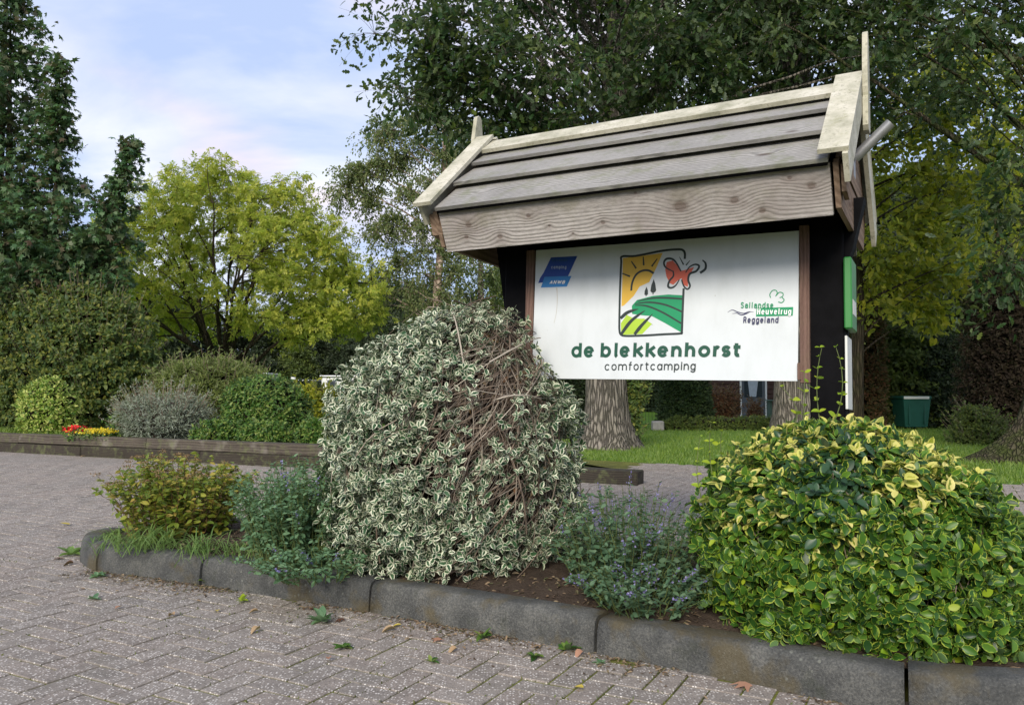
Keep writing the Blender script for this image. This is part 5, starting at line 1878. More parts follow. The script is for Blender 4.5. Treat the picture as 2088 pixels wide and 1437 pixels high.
# --- sweetgum at the left edge
b5 = np.array([at(-20, 850, 17.4)[0], 17.4, 0.0])
T5 = [(b5[0], b5[1], 0), (b5[0], b5[1], 3.0), (b5[0] + .05, b5[1], 6), (b5[0] + .1, b5[1], 10.0)]
cl, rd = [], []
r5 = np.random.default_rng(5)
lead5 = []
def spire(u0, v0, u1, v1, w0, w1, d, gap=.33):
    """leader from (u1, v1) up to the tip (u0, v0) with tiers of drooping leaves"""
    a, b_ = at(u0, v0, d), at(u1, v1, d)
    L = np.linalg.norm(a - b_)
    n = int(L / gap)
    lead5.append((bezier(b_[None], ((a + b_) / 2 + np.array([.05, 0, 0]))[None], a[None], 24)[0], .012 + .012 * L, .006))
    for i in range(n + 1):
        k = i / n
        w = (w0 + (w1 - w0) * k ** 1.2) / F_PX * d * r5.uniform(.75, 1.1)
        c_ = a + (b_ - a) * k
        m_ = max(2, int(w * 5.0))
        for j in range(m_):
            th = j * 2 * math.pi / m_ + i * 1.3 + r5.uniform(-.3, .3)
            for rr_ in ((.95,) if w < .25 else (.45, .92)):
                cl.append(c_ + np.array([math.cos(th), math.sin(th), 0]) * w * rr_ * r5.uniform(.85, 1.1) + np.array([0, 0, -.05 - .12 * rr_]))
                rd.append(min(.36, .16 + .22 * w))
        cl.append(c_)
        rd.append(.13)
spire(22, -60, 10, 640, 50, 180, 17.2, .50)
spire(122, 130, 100, 640, 8, 145, 16.7, .44)
spire(268, 290, 190, 560, 6, 100, 16.4, .37)
spire(60, 440, 55, 690, 90, 150, 16.3, .42)
spire(170, 480, 150, 680, 20, 90, 16.3, .40)
cl, rd = np.array(cl), np.array(rd)
lead5.append((bezier(np.array([[b5[0], b5[1], 1.5]]), np.array([[b5[0] + .5, b5[1] - .3, 2.0]]), at(100, 640, 16.7)[None], 10)[0], .08, .05))
lead5.append((bezier(np.array([[b5[0], b5[1], 1.5]]), np.array([[b5[0] + .9, b5[1] - .3, 2.1]]), at(190, 560, 16.4)[None], 10)[0], .07, .04))
tree("sweetgum_tree", "dark sweetgum with stepped spires of star shaped leaves", b5, T5, [.15, .12, .09, .03], cl, rd, 9, 7, .15, STAR, L_GUM, M_BARKD, .45, .2, .05, .3, up=1.0, leaders=lead5)

# --- birch
b6 = np.array([at(895, 850, 27)[0], 27.0, 0.0])
T6 = [(b6[0], b6[1], 0), (b6[0] - .1, b6[1], 4), (b6[0] + .2, b6[1], 7.5), (b6[0] + .1, b6[1], 10.2)]
cb = [at(u, v, 27 + w) for u, v, w in [(870, 200, 0), (900, 240, .5), (840, 240, 0), (800, 265, -.3), (770, 270, 0), (860, 300, .3), (910, 310, 0), (820, 320, .4), (780, 330, 0), (740, 345, 0), (715, 355, 0), (880, 370, -.4), (830, 390, 0), (760, 400, .3), (920, 400, 0), (800, 450, 0), (850, 460, 0), (880, 500, 0), (910, 470, 0), (770, 470, .4), (820, 530, 0), (870, 560, 0), (920, 560, 0), (780, 560, 0), (960, 330, .6), (960, 430, .5), (960, 520, 0), (940, 260, .4), (700, 380, .3), (830, 590, .2), (760, 620, 0), (900, 610, 0), (730, 590, .3), (690, 560, .4)]]
tree("birch_tree", "tall airy birch with drooping olive sprays beside the golden tree", b6, T6, [.16, .14, .10, .04], np.array(cb), rng.uniform(.65, 1.1, len(cb)), 40, 26, .105, RH, L_BIRCH, M_BIRCH, .85, .45, .2, .3, low=.3, twig_r=.006, up=.3)
b6b = np.array([at(980, 850, 31)[0], 31.0, 0.0])
cb = [at(u, v, 31) for u, v in [(960, 420), (1000, 400), (940, 480), (980, 500), (920, 540), (1000, 560), (950, 600), (900, 620), (1010, 640), (860, 640), (930, 680), (990, 690), (870, 690)]]
tree("birch_tree", "darker birch half hidden behind the left roof end", b6b, [(b6b[0], 31, 0), (b6b[0], 31, 4), (b6b[0], 31, 8)], [.16, .13, .06], np.array(cb), rng.uniform(.8, 1.2, len(cb)), 26, 18, .13, RH, L_MID, M_BIRCH, .85, .3, .2, .3, low=.3, up=.3)

# --- bright lime tree peeping past the sweetgum
b7 = np.array([at(185, 850, 19)[0], 19.0, 0.0])
cb = [at(u, v, 19) for u, v in [(185, 500), (170, 530), (205, 530), (190, 560), (165, 570), (220, 560), (240, 600), (150, 610), (200, 620)]]
tree("lime_tree", "small vivid yellow green tree showing past the sweetgum", b7, [(b7[0], 19, 0), (b7[0], 19, 2), (b7[0], 19, 4)], [.1, .08, .03], np.array(cb), rng.uniform(.3, .45, len(cb)), 16, 10, .14, OVAL, L_LIME, M_BARKD, .8, .1, .2, .2)

# --- yellow maples at the right
for (lab, u0, d, cs, sd) in (("yellow maple coloured as lit through its leaves right of the sign roof", 1745, 18.5, [(1830, 300), (1880, 260), (1930, 240), (1960, 300), (1870, 350), (1920, 380), (1810, 400), (1860, 440), (1900, 480), (1830, 520), (1880, 560), (1800, 560), (1960, 440), (1990, 380), (1850, 610), (1790, 490), (2030, 300), (1790, 330), (1930, 560), (1980, 520), (1840, 230), (1990, 200), (1900, 170), (1780, 620), (1900, 640)], 1),
                             ("taller maple with dull yellow leaves over the brown conifer", 2040, 21, [(1990, 130), (2040, 180), (2080, 240), (2020, 300), (2070, 360), (1960, 90), (2040, 420), (2090, 480), (1990, 480), (1940, 160), (2110, 130), (2010, 560), (2090, 580), (1900, 100), (1850, 130)], 2)):
    bb = np.array([at(u0, 850, d)[0], d, 0.0])
    cb = np.array([at(u, v, d + rng.uniform(-.8, .8)) for u, v in cs])
    tree("maple_tree", lab, bb, [(bb[0], d, 0), (bb[0] + .1, d, 3), (bb[0], d, 7.0)], [.16, .13, .06], cb, rng.uniform(.6, .95, len(cb)), 24, 12, .17, OVAL, L_MAPLE, M_BARKD, .75, .1, .15, .3, seed=sd)

# --- far dark trees closing the view
def far_tree(seed, mat, h, w, n=46):
    r_ = np.random.default_rng(seed)
    cs = poisson([((0, 0, h * .55), (w, w, h * .46))], n, .9, 2500, seed)
    return cs


far_labels = "dark tree of the distant wood closing the campsite view"
protos = []
for sd, mat, h, w in ((31, L_DARK, 8.0, 2.6), (32, L_DARK, 9.0, 2.9), (33, L_MID, 7.5, 2.6)):
    cs = far_tree(sd, mat, h, w)
    pr = tree("woodland_tree", far_labels, (0, 0, 0), [(0, 0, -.1), (0, 0, h * .4), (0, 0, h * .8)], [.17, .15, .06], cs, rng.uniform(.8, 1.2, len(cs)), 16, 6, .34, SPRAY, mat, M_BARKD, .8, .1, .15, .3, group="dark trees beyond the campsite")
    protos.append(pr)
spots = []
for u, d, top in [(500, 46, 640), (560, 50, 625), (610, 47, 650), (660, 48, 615), (705, 47, 640), (755, 46, 600), (810, 42, 580), (865, 47, 590), (380, 46, 600), (310, 42, 560), (250, 46, 560), (160, 40, 520), (80, 42, 500), (-10, 40, 480), (-100, 42, 460), (-200, 42, 460),
                  (1000, 46, 560), (1075, 42, 520), (1320, 46, 470), (1400, 43, 430), (1560, 44, 400), (1690, 42, 420), (1760, 40, 380), (1840, 42, 330), (1920, 40, 350), (2000, 42, 330), (2080, 40, 300), (2170, 42, 320), (2270, 44, 330)]:
    p = at(u, top, d)
    spots.append((p[0], d, p[2], u))
for i, (x, d, z, u) in enumerate(spots):
    lab_ = ("dark far tree behind the sweetgum" if u < 260 else "dark far tree trunk and crown under the golden tree" if u < 590 else "dark far tree between the golden tree and birch" if u < 900
            else "dark far tree close to the oak trunk behind the board" if u < 1330 else "dim far tree beyond the chalet" if u < 1700 else "dim far tree behind the yellow maples")
    k = i % 2 if u < 900 else (i % 3)
    h = (8.0, 9.0, 7.5)[k]
    sc_ = (min(1.35, max(.75, z / h * 1.05)), z / h)
    if i < 3:
        r_ = protos[i]
        r_["label"] = lab_
        sc_ = (min(1.35, max(.75, z / (8.0, 9.0, 7.5)[i] * 1.05)), z / (8.0, 9.0, 7.5)[i])
        r_.location, r_.scale, r_.rotation_euler = (x, d, 0), (sc_[0], sc_[0], sc_[1]), (0, 0, rng.uniform(0, 6.28))
    else:
        copy_tree(protos[k], (x, d, 0), sc_, rng.uniform(0, 6.28), lab_)


# ================================================================== SHRUBS OF THE BED AND THE LAWN
def mound(name, label, rows, d, zb, n, per, size, leaf, mat, ky=.95, up=.4, cat="bush", shrink=.10, extra=None, group=None, lw=1.0, jit=.4, lump=.08, depth=(-.04, .10), coremat=None, twigs=0):
    pr = profile_rows(rows, d, zb)
    org = (float(np.mean(pr[:, 1])), d, zb)
    o = thing(name, label, cat, org, group)
    P, N, _ = bush_surface(pr, d, ky, n, depth, front_phi, lump)
    LP, LA, LN, LS = rosettes(P, N, per, size, up, .9, jit)
    foliage(LP, LA, LN, LS, leaf, lw).build("foliage", mat, o, org, kind="stuff")
    core(pr, d, ky, shrink, "filler_core", o, org, coremat or M_CORE, 26, 14, lump)
    if twigs:
        n2 = twigs
        Pt, Nt, _ = bush_surface(pr, d, ky, n2, (.0, .1), front_phi, lump)
        tip = Pt + unit(Nt + np.array([0, 0, 1.1])) * rng.uniform(.08, .22, (n2, 1)) * extra
        B = bezier(Pt - Nt * .1, (Pt + tip) / 2 + rng.normal(0, .02, (n2, 3)), tip, 5)
        Chunks().tubes(B, np.linspace(.004, .002, 5)[None] * np.ones((n2, 1)), 3).build("twigs", M_TWIG, o, org, kind="stuff")
        tp = np.concatenate([B[:, 2], B[:, 3], B[:, 4], (B[:, 3] + B[:, 4]) / 2])
        foliage(tp, rand_unit(len(tp)) + np.array([0, 0, .4]), rand_unit(len(tp)), size * rng.uniform(.5, 1.0, len(tp)), leaf, lw).build("loose_sprays", mat, o, org, kind="stuff")
    return o


mound("clipped_dome", "small clipped yellow edged dome bush near the red flowers", [(770, 95, 112), (782, 70, 136), (800, 55, 150), (825, 48, 157), (850, 48, 160), (878, 55, 158)], 14.1, .25, 900, 5, .065, OVAL, L_DOMEY, shrink=.07)
mound("clipped_dome", "large clipped green dome bush behind the low mounds", [(768, 520, 565), (778, 490, 590), (795, 472, 612), (820, 462, 626), (850, 460, 632), (880, 466, 632), (905, 480, 628)], 13.0, .25, 1700, 5, .062, OVAL, L_DOME, shrink=.08)
mound("low_mound", "low green mound spreading over the sleepers in front of the large dome", [(860, 420, 470), (872, 402, 490), (890, 396, 496), (905, 398, 494)], 12.1, .25, 420, 5, .06, OVAL, L_DOME, up=.2, shrink=.05, ky=.55)
mound("low_mound", "low leafy mound at the foot of the large dome", [(862, 515, 570), (874, 500, 590), (892, 494, 600), (906, 496, 600)], 11.75, .25, 420, 5, .06, OVAL, L_DOME, up=.2, shrink=.05, ky=.55)
mound("low_mound", "low mound squeezed against the white edged bush", [(855, 630, 665), (868, 618, 675), (890, 612, 680), (908, 615, 680)], 11.4, .25, 380, 5, .06, OVAL, L_DOME, up=.2, shrink=.05, ky=.6)
mound("grey_shrub", "silvery lavender like shrub with fine upright stems", [(805, 300, 370), (820, 268, 408), (845, 250, 425), (870, 248, 428), (893, 265, 415)], 13.1, .25, 1500, 5, .075, NARROW, L_GREY, up=1.0, shrink=.10, twigs=420, extra=1.6, lump=.14, lw=1.2, coremat=M_TWIG, cat="shrub")
mound("leafy_clump", "fresh green clump between the yellow flowers and the silvery shrub", [(850, 235, 248), (865, 228, 256), (885, 226, 258)], 12.9, .25, 160, 5, .07, OVAL, L_DOME, cat="plant", shrink=.04)
mound("willow_shrub", "grey green narrow leaved shrub behind the silvery one", [(735, 410, 460), (748, 360, 510), (770, 330, 540), (800, 322, 548), (840, 330, 540)], 15.8, .1, 2300, 6, .12, NARROW, L_WILLOW, up=1.0, shrink=.16, twigs=500, extra=1.6, lump=.14, lw=1.3, cat="shrub")
mound("dogwood_shrub", "big olive leafed shrub with bare stems at the left of the bed", [(585, 110, 200), (610, 40, 255), (650, -20, 288), (700, -60, 305), (750, -70, 310), (800, -60, 300), (850, -40, 270)], 15.9, .0, 4200, 6, .10, OVAL, L_SHRUB, ky=.5, up=.4, shrink=.6, twigs=900, extra=2.2, lump=.16, cat="shrub", depth=(-.1, .3))
mound("yellow_shrub", "yellowish loose shrub by the white caravan", [(788, 610, 670), (800, 602, 690), (830, 600, 700), (850, 605, 700)], 20, -.02, 600, 5, .11, OVAL, L_MAPLE, shrink=.12, twigs=150, extra=1.8, cat="shrub")
mound("thuja", "dense dark green conifer on the lawn under the board", [(700, 1375, 1415), (740, 1362, 1428), (780, 1352, 1438), (820, 1346, 1445), (868, 1344, 1448)], 21.5, -.02, 2400, 5, .10, RH, L_THUJA, up=.8, shrink=.14, cat="conifer")
mound("barberry", "reddish brown barberry in front of the wooden chalet", [(796, 1458, 1490), (810, 1446, 1502), (832, 1442, 1505), (858, 1455, 1496)], 22.5, -.02, 600, 5, .07, OVAL, L_REDB, shrink=.2, twigs=300, extra=1.6, lump=.15, cat="shrub", coremat=M_TWIG)
mound("barberry", "smaller brown barberry right beside the chalet window", [(826, 1532, 1546), (838, 1526, 1550), (852, 1527, 1549), (860, 1530, 1546)], 22.5, -.02, 240, 5, .065, OVAL, L_REDB, shrink=.14, twigs=160, extra=1.6, lump=.15, cat="shrub", coremat=M_TWIG)
mound("ivy_shrub", "yellow mottled shrub hugging the oak trunk", [(765, 1262, 1310), (790, 1262, 1318), (820, 1262, 1308), (850, 1266, 1300), (890, 1270, 1300)], 14.6, -.02, 650, 5, .08, OVAL, L_SHRUB, shrink=.14, twigs=90, extra=1.6, lump=.2, cat="shrub")
mound("hedge_shrub", "dull green shrub at the foot of the rusty conifer right of the sign", [(640, 1760, 1850), (680, 1740, 1900), (740, 1735, 1935), (800, 1735, 1950), (868, 1740, 1950)], 23, -.02, 3600, 5, .13, OVAL, L_MID, shrink=.3, twigs=300, extra=2.4, lump=.18, cat="shrub", depth=(-.1, .25))
mound("hedge_shrub", "dark shrub behind the green litter bin", [(690, 1880, 1960), (740, 1850, 1975), (800, 1840, 1985), (870, 1840, 1985)], 22.2, -.02, 2200, 5, .12, OVAL, L_DARK, shrink=.2, twigs=150, extra=2.0, lump=.16, cat="shrub")
mound("rusty_conifer", "narrow rusty brown conifer close to the right post", [(545, 1758, 1775), (600, 1742, 1790), (680, 1730, 1798), (760, 1725, 1800), (860, 1728, 1800)], 21.5, -.02, 1700, 5, .10, RH, L_RUST, up=.8, shrink=.16, cat="conifer")
mound("brown_conifer", "wide dark brown conifer beside the mossy oak foot", [(540, 2010, 2080), (600, 1985, 2110), (700, 1968, 2130), (800, 1962, 2140), (880, 1965, 2140)], 17.5, -.02, 2600, 5, .10, RH, leaf_mat("brown_conifer_leaf", [(0.022, 0.016, 0.01), (0.04, 0.026, 0.016), (0.05, 0.04, 0.02)], .1, .8), up=.8, shrink=.2, cat="conifer")
mound("border_plants", "low ground cover strip under the conifer and barberries", [(850, 1380, 1560), (862, 1350, 1590), (872, 1345, 1600)], 20.8, -.02, 900, 5, .07, OVAL, L_MID, ky=.2, shrink=.06, cat="ground cover")
mound("side_shrub", "rough undergrowth between the litter bin and mossy oak", [(830, 1960, 2010), (860, 1945, 2030), (900, 1940, 2050)], 15.5, -.02, 700, 5, .07, OVAL, L_MID, shrink=.15, twigs=120, extra=1.8, lump=.18, cat="undergrowth")

for lab, rows in (("clipped far hedge section seen past the oak trunk", [(735, 1020, 1230), (760, 1000, 1250), (800, 1000, 1255), (835, 1000, 1255)]),
                  ("dim far hedge section behind the birch foot", [(745, 770, 990), (765, 755, 1000), (800, 750, 1005), (840, 750, 1005)]),
                  ("shadowy far hedge section right of the oak trunk", [(730, 1262, 1420), (760, 1250, 1425), (800, 1250, 1430), (840, 1250, 1430)]),
                  ("dark far hedge section under the golden tree", [(780, 330, 640), (790, 310, 655), (810, 305, 660), (840, 305, 660)])):
    mound("far_hedge", lab, rows, 36.5, -.03, 2200, 4, .2, RH, L_DARK, ky=.25, shrink=.2, cat="hedge", group="hedge along the far campsite edge", lump=.05)

# flowers
def flowers(name, label, u, v, d, w, h, mat, n, size):
    o_ = at(u, v, d)
    o_[2] = .26
    o = thing(name, label, "flower", o_)
    P = o_ + np.c_[rng.normal(0, w * .3, n), rng.normal(0, .12, n), rng.uniform(.55, 1.0, n) * h]
    foliage(P, rand_unit(n), unit(np.array([0, -.5, 1.0]) + rng.normal(0, .4, (n, 3))), size * rng.uniform(.6, 1.2, n), OVAL, 1.6).build("blossoms", mat, o, o_, kind="stuff")
    k = n
    P2 = o_ + np.c_[rng.normal(0, w * .33, k), rng.normal(0, .13, k), rng.uniform(0, .7, k) * h]
    foliage(P2, rand_unit(k), rand_unit(k), size * 1.4 * rng.uniform(.6, 1.2, k), OVAL).build("leaves", L_DOME, o, o_, kind="stuff")
    return o


flowers("red_flower", "bright red flowers beside the small yellow dome", 153, 872, 12.9, .22, .18, L_RED, 90, .05)
flowers("yellow_flower", "low patch of yellow flowers on the sleeper edge", 200, 880, 12.7, .50, .16, L_YELLOW, 420, .032)

# ================================================================== BUILT THINGS
# green litter bin
bx = at(1857, 840, 21.5)[0]
binn = thing("litter_bin", "dark green plastic litter bin with pale lid edge on the lawn", "litter bin", (bx, 21.5, 0))
M_BIN = plain_mat("bin_green", (0.012, 0.085, 0.062), 0.45, 0.1, 8, 0.4)
M_LID = plain_mat("bin_lid", (0.10, 0.17, 0.14), 0.5, 0.1, 8, 0.4)
mb = MB()
lo, hi = .29, .355
mb.add([(-lo, -lo, .04), (lo, -lo, .04), (lo, lo, .04), (-lo, lo, .04), (-hi, -hi, .76), (hi, -hi, .76), (hi, hi, .76), (-hi, hi, .76)], [(3, 2, 1, 0), (4, 5, 6, 7), (0, 1, 5, 4), (1, 2, 6, 5), (2, 3, 7, 6), (3, 0, 4, 7)])
mb.build("body", M_BIN, binn)
MB().box((-.38, -.38, .76), (.38, .38, .84), .02).build("lid", M_BIN, binn)
MB().box((-.36, -.392, .765), (.30, -.381, .832), .003).build("label_strip", M_WHITEP, binn)
for x in (-.20, .20):
    MB().box((x - .015, -.345, .10), (x + .015, -.30, .70), .004).build("rib", M_BIN, binn)
MB().box((-.22, -.22, -.02), (.22, .22, .04), .0).build("foot", M_BLACK, binn)

# wooden chalet
cx0, cx1, cd = at(1425, 800, 29)[0], at(1700, 800, 29)[0], 29.0
chalet = thing("chalet", "dark brown plank chalet with white framed door beyond the lawn", "chalet", (cx0, cd, 0))
M_CHAL = wood_mat("chalet_plank", (0.03, 0.018, 0.015), (0.10, 0.055, 0.045), 0.0, 0, 20, .2)
M_WFRAME = plain_mat("white_frame", (0.72, 0.73, 0.74), 0.5, 0.05, 5)
m, t, o = new_mat("window_glass")
t.l(principled(t, (0.04, 0.05, 0.06), 0.06, 0.8).outputs[0], o.inputs[0])
M_GLASS = m
M_CURT = plain_mat("curtain", (0.42, 0.47, 0.55), 0.9, 0.1, 10)
M_DOORG = plain_mat("door_grey", (0.10, 0.115, 0.14), 0.5, 0.1, 5)
wch = cx1 - cx0
dA, dB = at(1512, 800, 29)[0] - cx0, at(1560, 800, 29)[0] - cx0
MB().box((0, .06, -.02), (wch, 4.5, 2.75)).build("wall", M_CHAL, chalet)
for i in range(16):
    z = .02 + i * .168
    for (a, c_) in ((-.02, dA - .06), (dB + .06, wch + .02)):
        mb = MB()
        mb.add([(a, .0, z), (c_, .0, z), (c_, .045, z + .175), (a, .045, z + .175), (a, .055, z), (c_, .055, z)], [(0, 1, 2, 3), (0, 4, 5, 1)])
        mb.build("plank", M_CHAL, chalet)
mb = MB().prism([(-.3, -.4, 2.72), (-.3, 2.25, 3.5), (-.3, 4.9, 2.72), (-.3, 4.9, 2.62), (-.3, 2.25, 3.38), (-.3, -.4, 2.62)], (wch + .6, 0, 0))
mb.build("roof", M_BLACK, chalet)
door = MB().box((dA, .01, .02), (dB, .05, 2.05), .002).build("door", M_DOORG, chalet)
for a, c_ in ((dA - .06, dA), (dB, dB + .06)):
    MB().box((a, -.03, .0), (c_, .055, 2.1), .003).build("door_frame", M_WFRAME, chalet)
MB().box((dA - .06, -.03, 2.1), (dB + .06, .055, 2.16), .003).build("door_frame", M_WFRAME, chalet)
MB().box((dA + .10, -.002, .72), (dB - .10, .009, 1.95), .0).build("pane", M_GLASS, door)
mid = (dA + dB) / 2
MB().prism([(mid - .26, -.006, 1.95), (mid - .13, -.006, .74), (mid + .10, -.006, .74), (mid + .26, -.006, 1.95)], (0, .003, 0)).build("curtain", M_CURT, door)
# garden table beside the chalet
tx = at(1578, 840, 27)[0]
tab = thing("garden_table", "small grey green garden table beside the chalet door", "table", (tx, 27, 0))
M_TAB = plain_mat("table_green", (0.09, 0.14, 0.12), 0.6, 0.1, 5)
MB().box((-.25, -.3, .62), (.55, .3, .66), .005).build("table_top", M_TAB, tab)
for sx in (-.15, .45):
    MB().box((sx - .03, -.2, 0), (sx + .03, .2, .62), .004).build("leg", M_TAB, tab)

# wire fence between the oak and the conifer
fx0, fx1 = at(1255, 850, 22)[0], at(1352, 850, 22)[0]
fen = thing("wire_fence", "thin green wire mesh fence behind the oak trunk", "fence", (fx0, 22, 0))
M_WIRE = plain_mat("fence_wire", (0.03, 0.055, 0.03), 0.5, 0.1, 5)
wf = fx1 - fx0
for i in range(int(wf / .09) + 1):
    MB().box((i * .09 - .004, -.004, 0), (i * .09 + .004, .004, 1.1)).build("vertical_wire", M_WIRE, fen)
for z in (.08, .5, .85, 1.08):
    MB().box((0, -.010, z - .006), (wf, -.0045, z + .006)).build("horizontal_wire", M_WIRE, fen)
for x in (0, wf):
    MB().box((x - .025, -.035, 0), (x + .025, .015, 1.2), .004).build("fence_post", M_WIRE, fen)
# stone block
sb = at(1341, 868, 20.5)
blk = MB()
blk.box((-.14, -.14, -.02), (.14, .14, .22), .02)
o = blk.build("stone_block", plain_mat("pale_stone", (0.30, 0.29, 0.27), .9, .2, 10, .2, .5))
o.location = (sb[0], 20.5, 0)
tag(o, "pale grey stone block at the foot of the dark conifer", "stone block")

# white caravans in the distance
M_CARA = plain_mat("caravan_white", (0.70, 0.72, 0.73), 0.5, 0.06, 3)
for (lab, u0, u1, vt, d) in (("white caravan with windowed front between the dome and the white edged bush", 655, 745, 768, 41), ("pale flat caravan roof just left of the white caravan", 610, 634, 777, 42), ("small white roof showing over the large clipped dome", 522, 545, 763, 41)):
    a, c_ = at(u0, vt, d), at(u1, vt, d)
    w_, h_ = c_[0] - a[0], a[2]
    cv_ = thing("caravan", lab, "caravan", (a[0], d, 0), "caravans far off on the campsite")
    MB().box((0, 0, .25), (w_, 2.2, h_), .08).build("body", M_CARA, cv_)
    MB().box((-.06, -.10, h_ - .001), (w_ + .06, 2.3, h_ + .07), .02).build("roof", M_CARA, cv_)
    k = max(1, int(w_ / .75))
    for i in range(k):
        x = (i + .5) * w_ / k
        wd = MB().box((x - .25, -.012, h_ - .75), (x + .25, -.001, h_ - .18), 0).build("window", M_GLASS, cv_)
        MB().box((x - .29, -.022, h_ - .15), (x + .29, -.013, h_ - .10), 0).build("window_frame", M_WFRAME, wd)
    for x in (.3 * w_, .7 * w_):
        MB().tube([(x, .25, .2), (x, .45, .2)], .2, 14).build("wheel", M_BLACK, cv_)
# vent pipe
vp = at(598, 790, 40.5)
o = MB().tube([(0, 0, 0), (0, 0, vp[2] + .4)], .05, 10).tube([(0, 0, vp[2] + .4), (0, 0, vp[2] + .52)], .12, 10).build("vent_pipe", M_CARA)
o.location = (vp[0], 40.5, 0)
tag(o, "thin pale pipe standing beside the far caravan roof", "pipe")

# ================================================================== SMALL THINGS ON THE PAVING
def fallen(label, u, v, size, tmpl, stops, rot, cupp=.1):
    p = gp(u, v, 0.004)
    size *= .72
    key = "fallen_%d" % (int(stops[0][0] * 1000))
    mt = bpy.data.materials.get(key) or leaf_mat(key, stops, .12, .7)
    c = Chunks().leaves(tmpl, np.array([[[size, 0, 0], [0, size, 0], [0, 0, size * (1.6 if cupp else .4)]]]), np.zeros((1, 3)), rng.random(1))
    o = c.build("fallen_leaf", mt, None, smooth=True)
    o.location = (float(p[0]), float(p[1]), .008 + .05 * size)
    o.rotation_euler = (rng.uniform(-.15, .15), rng.uniform(-.15, .15), rot)
    return tag(o, label, "leaf", "fallen leaves on the paving")


BR, YE, TAN, PINK = [(0.10, 0.045, 0.025), (0.16, 0.08, 0.04)], [(0.42, 0.33, 0.05), (0.5, 0.4, 0.08)], [(0.30, 0.20, 0.11), (0.38, 0.27, 0.16)], [(0.34, 0.17, 0.11), (0.42, 0.24, 0.16)]
FL = [("orange tan leaf below the kerb joint under the white edged bush", 806, 1284, .085, EUON[1], TAN, 1.9),
      ("yellow leaf beside the orange tan leaf at the kerb", 818, 1276, .06, EUON[0], YE, 1.6),
      ("reddish lobed leaf on the pavers below the white edged bush", 896, 1308, .075, STAR[0], PINK, .5),
      ("curled tan leaf right of the reddish lobed leaf", 932, 1324, .06, EUON[3], TAN, 2.2),
      ("bright yellow leaf on the open pavers below the catmint", 1190, 1405, .06, OVAL[0], YE, .8),
      ("large red brown leaf against the kerb under the gold bush", 1535, 1402, .11, STAR[0], PINK, 1.2),
      ("pink tan leaf at the kerb joint below the right catmint", 1188, 1330, .07, EUON[1], PINK, 2.5),
      ("pale dry leaf on the paving off the kerb nose", 142, 1071, .12, EUON[2], [(0.42, 0.40, 0.28), (0.5, 0.47, 0.34)], 1.4),
      ("small salmon leaf on pavers below the first long kerb stone", 247, 1238, .05, EUON[0], PINK, 2.8),
      ("small yellow leaf near the weed below the catmint sprig", 443, 1248, .05, EUON[0], YE, .3),
      ("brown leaf scrap on pavers below the catmint sprig", 355, 1256, .055, EUON[3], TAN, 1.0),
      ("tan leaf lying below the drooping catmint sprig", 527, 1247, .06, EUON[1], TAN, 2.0),
      ("pinkish leaf scrap at the paving seam far from the kerb", 670, 1346, .05, EUON[0], PINK, .2),
      ("brown curled leaf out on the open paving", 530, 1283, .07, EUON[3], TAN, 2.6),
      ("dark brown leaf huddled at the kerb under the drooping sprig", 640, 1242, .06, STAR[0], BR, 1.1),
      ("brown leaf heap scrap by the kerb nose weed", 118, 1140, .09, STAR[0], BR, .4),
      ("second brown leaf touching the kerb nose", 150, 1150, .08, EUON[3], BR, 2.0),
      ("dark leaf crumpled under the third kerb stone", 700, 1262, .07, STAR[0], BR, 2.4),
      ("tan lobed leaf at the long kerb stone left of the right catmint", 1105, 1318, .06, STAR[0], TAN, 1.5),
      ("pale leaf before the bare paving sleepers", 172, 930, .16, STAR[0], TAN, 1.0)]
for f in FL:
    fallen(*f)

# little weeds growing in the joints
def weed(label, u, v, n, size, mat=L_DOME, tm=None, up=.35):
    p = gp(u, v, 0.0)
    size *= .72
    th = np.arange(n) * 2.4 + rng.uniform(-.3, .3, n)
    A_ = unit(np.stack([np.cos(th), np.sin(th), rng.uniform(.1, up * 2, n)], -1))
    c = foliage(np.zeros((n, 3)) + A_ * size * .1, A_, np.array([0, 0, 1.0]) + rng.normal(0, .15, (n, 3)), size * rng.uniform(.5, 1.1, n), tm or EUON, .8)
    o = c.build("weed", mat, None, smooth=True)
    o.location = (float(p[0]), float(p[1]), .002)
    return tag(o, label, "weed", "weeds in the paving joints")


weed("flat weed rosette just right of the kerb nose", 200, 1176, 15, .07, L_NEP)
weed("upright broad leaved weed at the second kerb joint", 422, 1190, 9, .085, L_DOME, None, .9)
weed("bright weed touching the kerb nose", 145, 1132, 10, .13, L_TUFT, None, .8)
weed("tiny yellow green weed below the drooping catmint sprig", 492, 1226, 7, .06, L_LIME, None, .6)
weed("ragged weed with a tall leaf under the third kerb stone", 655, 1268, 14, .10, L_NEP, None, .7)
weed("small weed on pavers left of the reddish lobed leaf", 700, 1322, 14, .06, L_DOME)
weed("leafy weed hugging the kerb right of the reddish lobed leaf", 985, 1302, 12, .075, L_DOME, None, .7)
weed("flat weed rosette below the long kerb stone", 1090, 1340, 16, .065, L_DOME)
weed("green lobed weed near the right kerb joint", 1155, 1326, 8, .085, L_DOME, None, .5)
weed("small weed at the foot of the last kerb joint", 1225, 1352, 8, .05, L_NEP)
weed("tiny weed in front of the end kerb stone", 1945, 1432, 7, .05, L_NEP)
weed("pale weed scrap on pavers near the salmon leaf", 190, 1222, 9, .06, L_NEP)
weed("thin weed on the paving before the kerb middle", 880, 1350, 7, .045, L_DOME)

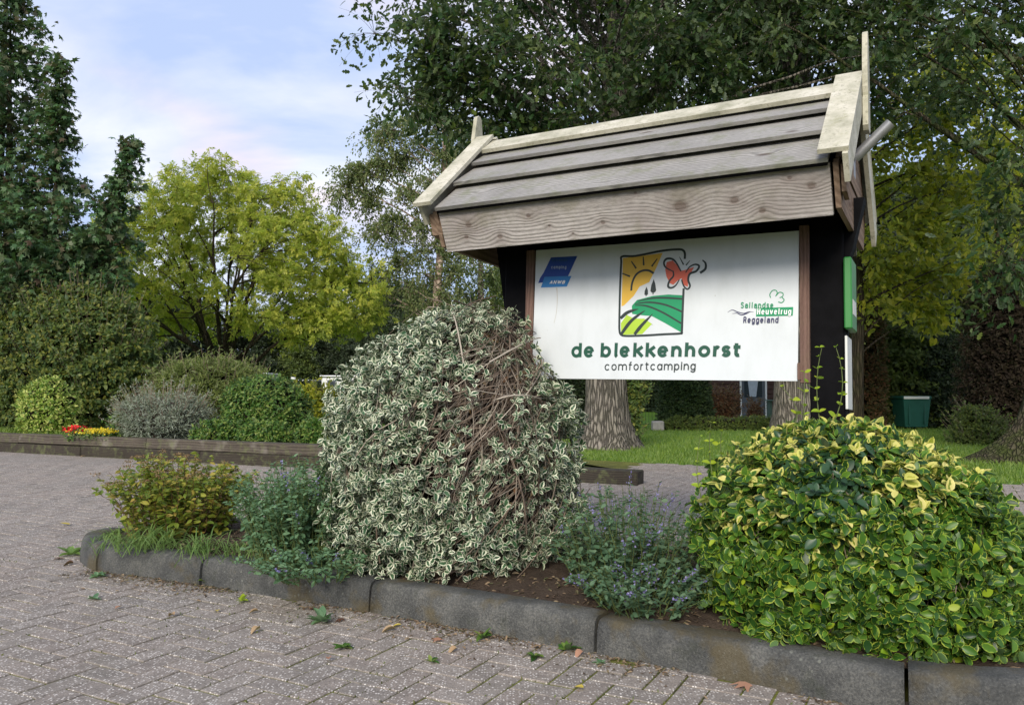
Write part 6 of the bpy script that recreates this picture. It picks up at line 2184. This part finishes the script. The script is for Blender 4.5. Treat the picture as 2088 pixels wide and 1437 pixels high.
# crumbs of soil, moss and leaf litter gathered along the kerb
n = 5200
s_ = rng.uniform(0, ks[-1] * .5, n)
kx, ky_ = np.interp(s_, ks, kp[:, 0]), np.interp(s_, ks, kp[:, 1])
nx, ny = np.interp(s_, ks, kn_[:, 0]), np.interp(s_, ks, kn_[:, 1])
off = rng.exponential(.06, n)
clump_ = np.sin(s_ * 3.1) + np.sin(s_ * 7.7 + 1) + rng.normal(0, .6, n) > -.2
P = np.stack([kx - nx * off, ky_ - ny * off, np.full(n, .004)], -1)[clump_]
n = len(P)
A_ = unit(np.c_[rng.normal(0, 1, (n, 2)), rng.normal(0, .25, n)])
lit = foliage(P, A_, unit(np.array([0, 0, 1.0]) + rng.normal(0, .3, (n, 3))), rng.uniform(.008, .026, n), EUON[:2] + OVAL, .7)
tag(lit.build("leaf_litter", leaf_mat("litter", [(0.05, 0.035, 0.022), (0.12, 0.08, 0.05), (0.26, 0.19, 0.12), (0.06, 0.07, 0.025)], .05, .9)), "brown leaf crumbs and dirt gathered along the kerb foot", "leaf litter", kind="stuff")
n = 3600
th = rng.integers(0, len(isl_in), n)
sf = rng.uniform(.55, .985, n)
P = np.c_[c0 + (isl_in[th] - c0) * sf[:, None] + rng.normal(0, .01, (n, 2)), np.interp(sf, [.3, .55, .8, 1], [.175, .165, .14, .112]) + .008]
lit = foliage(P, unit(np.c_[rng.normal(0, 1, (n, 2)), rng.normal(0, .3, n)]), unit(np.array([0, 0, 1.0]) + rng.normal(0, .35, (n, 3))), rng.uniform(.01, .034, n), EUON[:2] + OVAL, .75)
tag(lit.build("soil_litter", bpy.data.materials["litter"]), "dead leaf scraps lying on the island soil under the bushes", "leaf litter", kind="stuff")
# moss and seedlings in the joints
n = 9000
P = np.c_[rng.uniform(-3.2, 3.2, n), 2.3 + 3.2 * rng.random(n) ** 1.3, np.full(n, -.003)]
gx = ((P[:, 0] + .3) * ca + (P[:, 1] - 4.6) * sa) / A
gy = (-(P[:, 0] + .3) * sa + (P[:, 1] - 4.6) * ca) / A
# snap onto joint lines
sw = rng.random(n) < .5
gx2, gy2 = np.where(sw, np.round(gx), gx), np.where(sw, gy, np.round(gy))
P[:, 0] = (gx2 * ca - gy2 * sa) * A - .3
P[:, 1] = (gx2 * sa + gy2 * ca) * A + 4.6
okp = (np.sin(P[:, 0] * 2.3 + P[:, 1]) + np.sin(P[:, 1] * 3.1 - P[:, 0] * 1.7) + rng.normal(0, .5, len(P)) > .1) & ~inside(isl_r, P[:, 0], P[:, 1])
P = P[okp]
n = len(P)
ms = foliage(P, unit(np.array([0, 0, .6]) + rng.normal(0, .6, (n, 3))), rand_unit(n), rng.uniform(.006, .015, n), OVAL, .8)
tag(ms.build("moss", leaf_mat("moss_tip", [(0.035, 0.045, 0.01), (0.07, 0.085, 0.015), (0.12, 0.13, 0.022)], .05, .95)), "yellow green moss growing in the paver joints", "moss", kind="stuff")
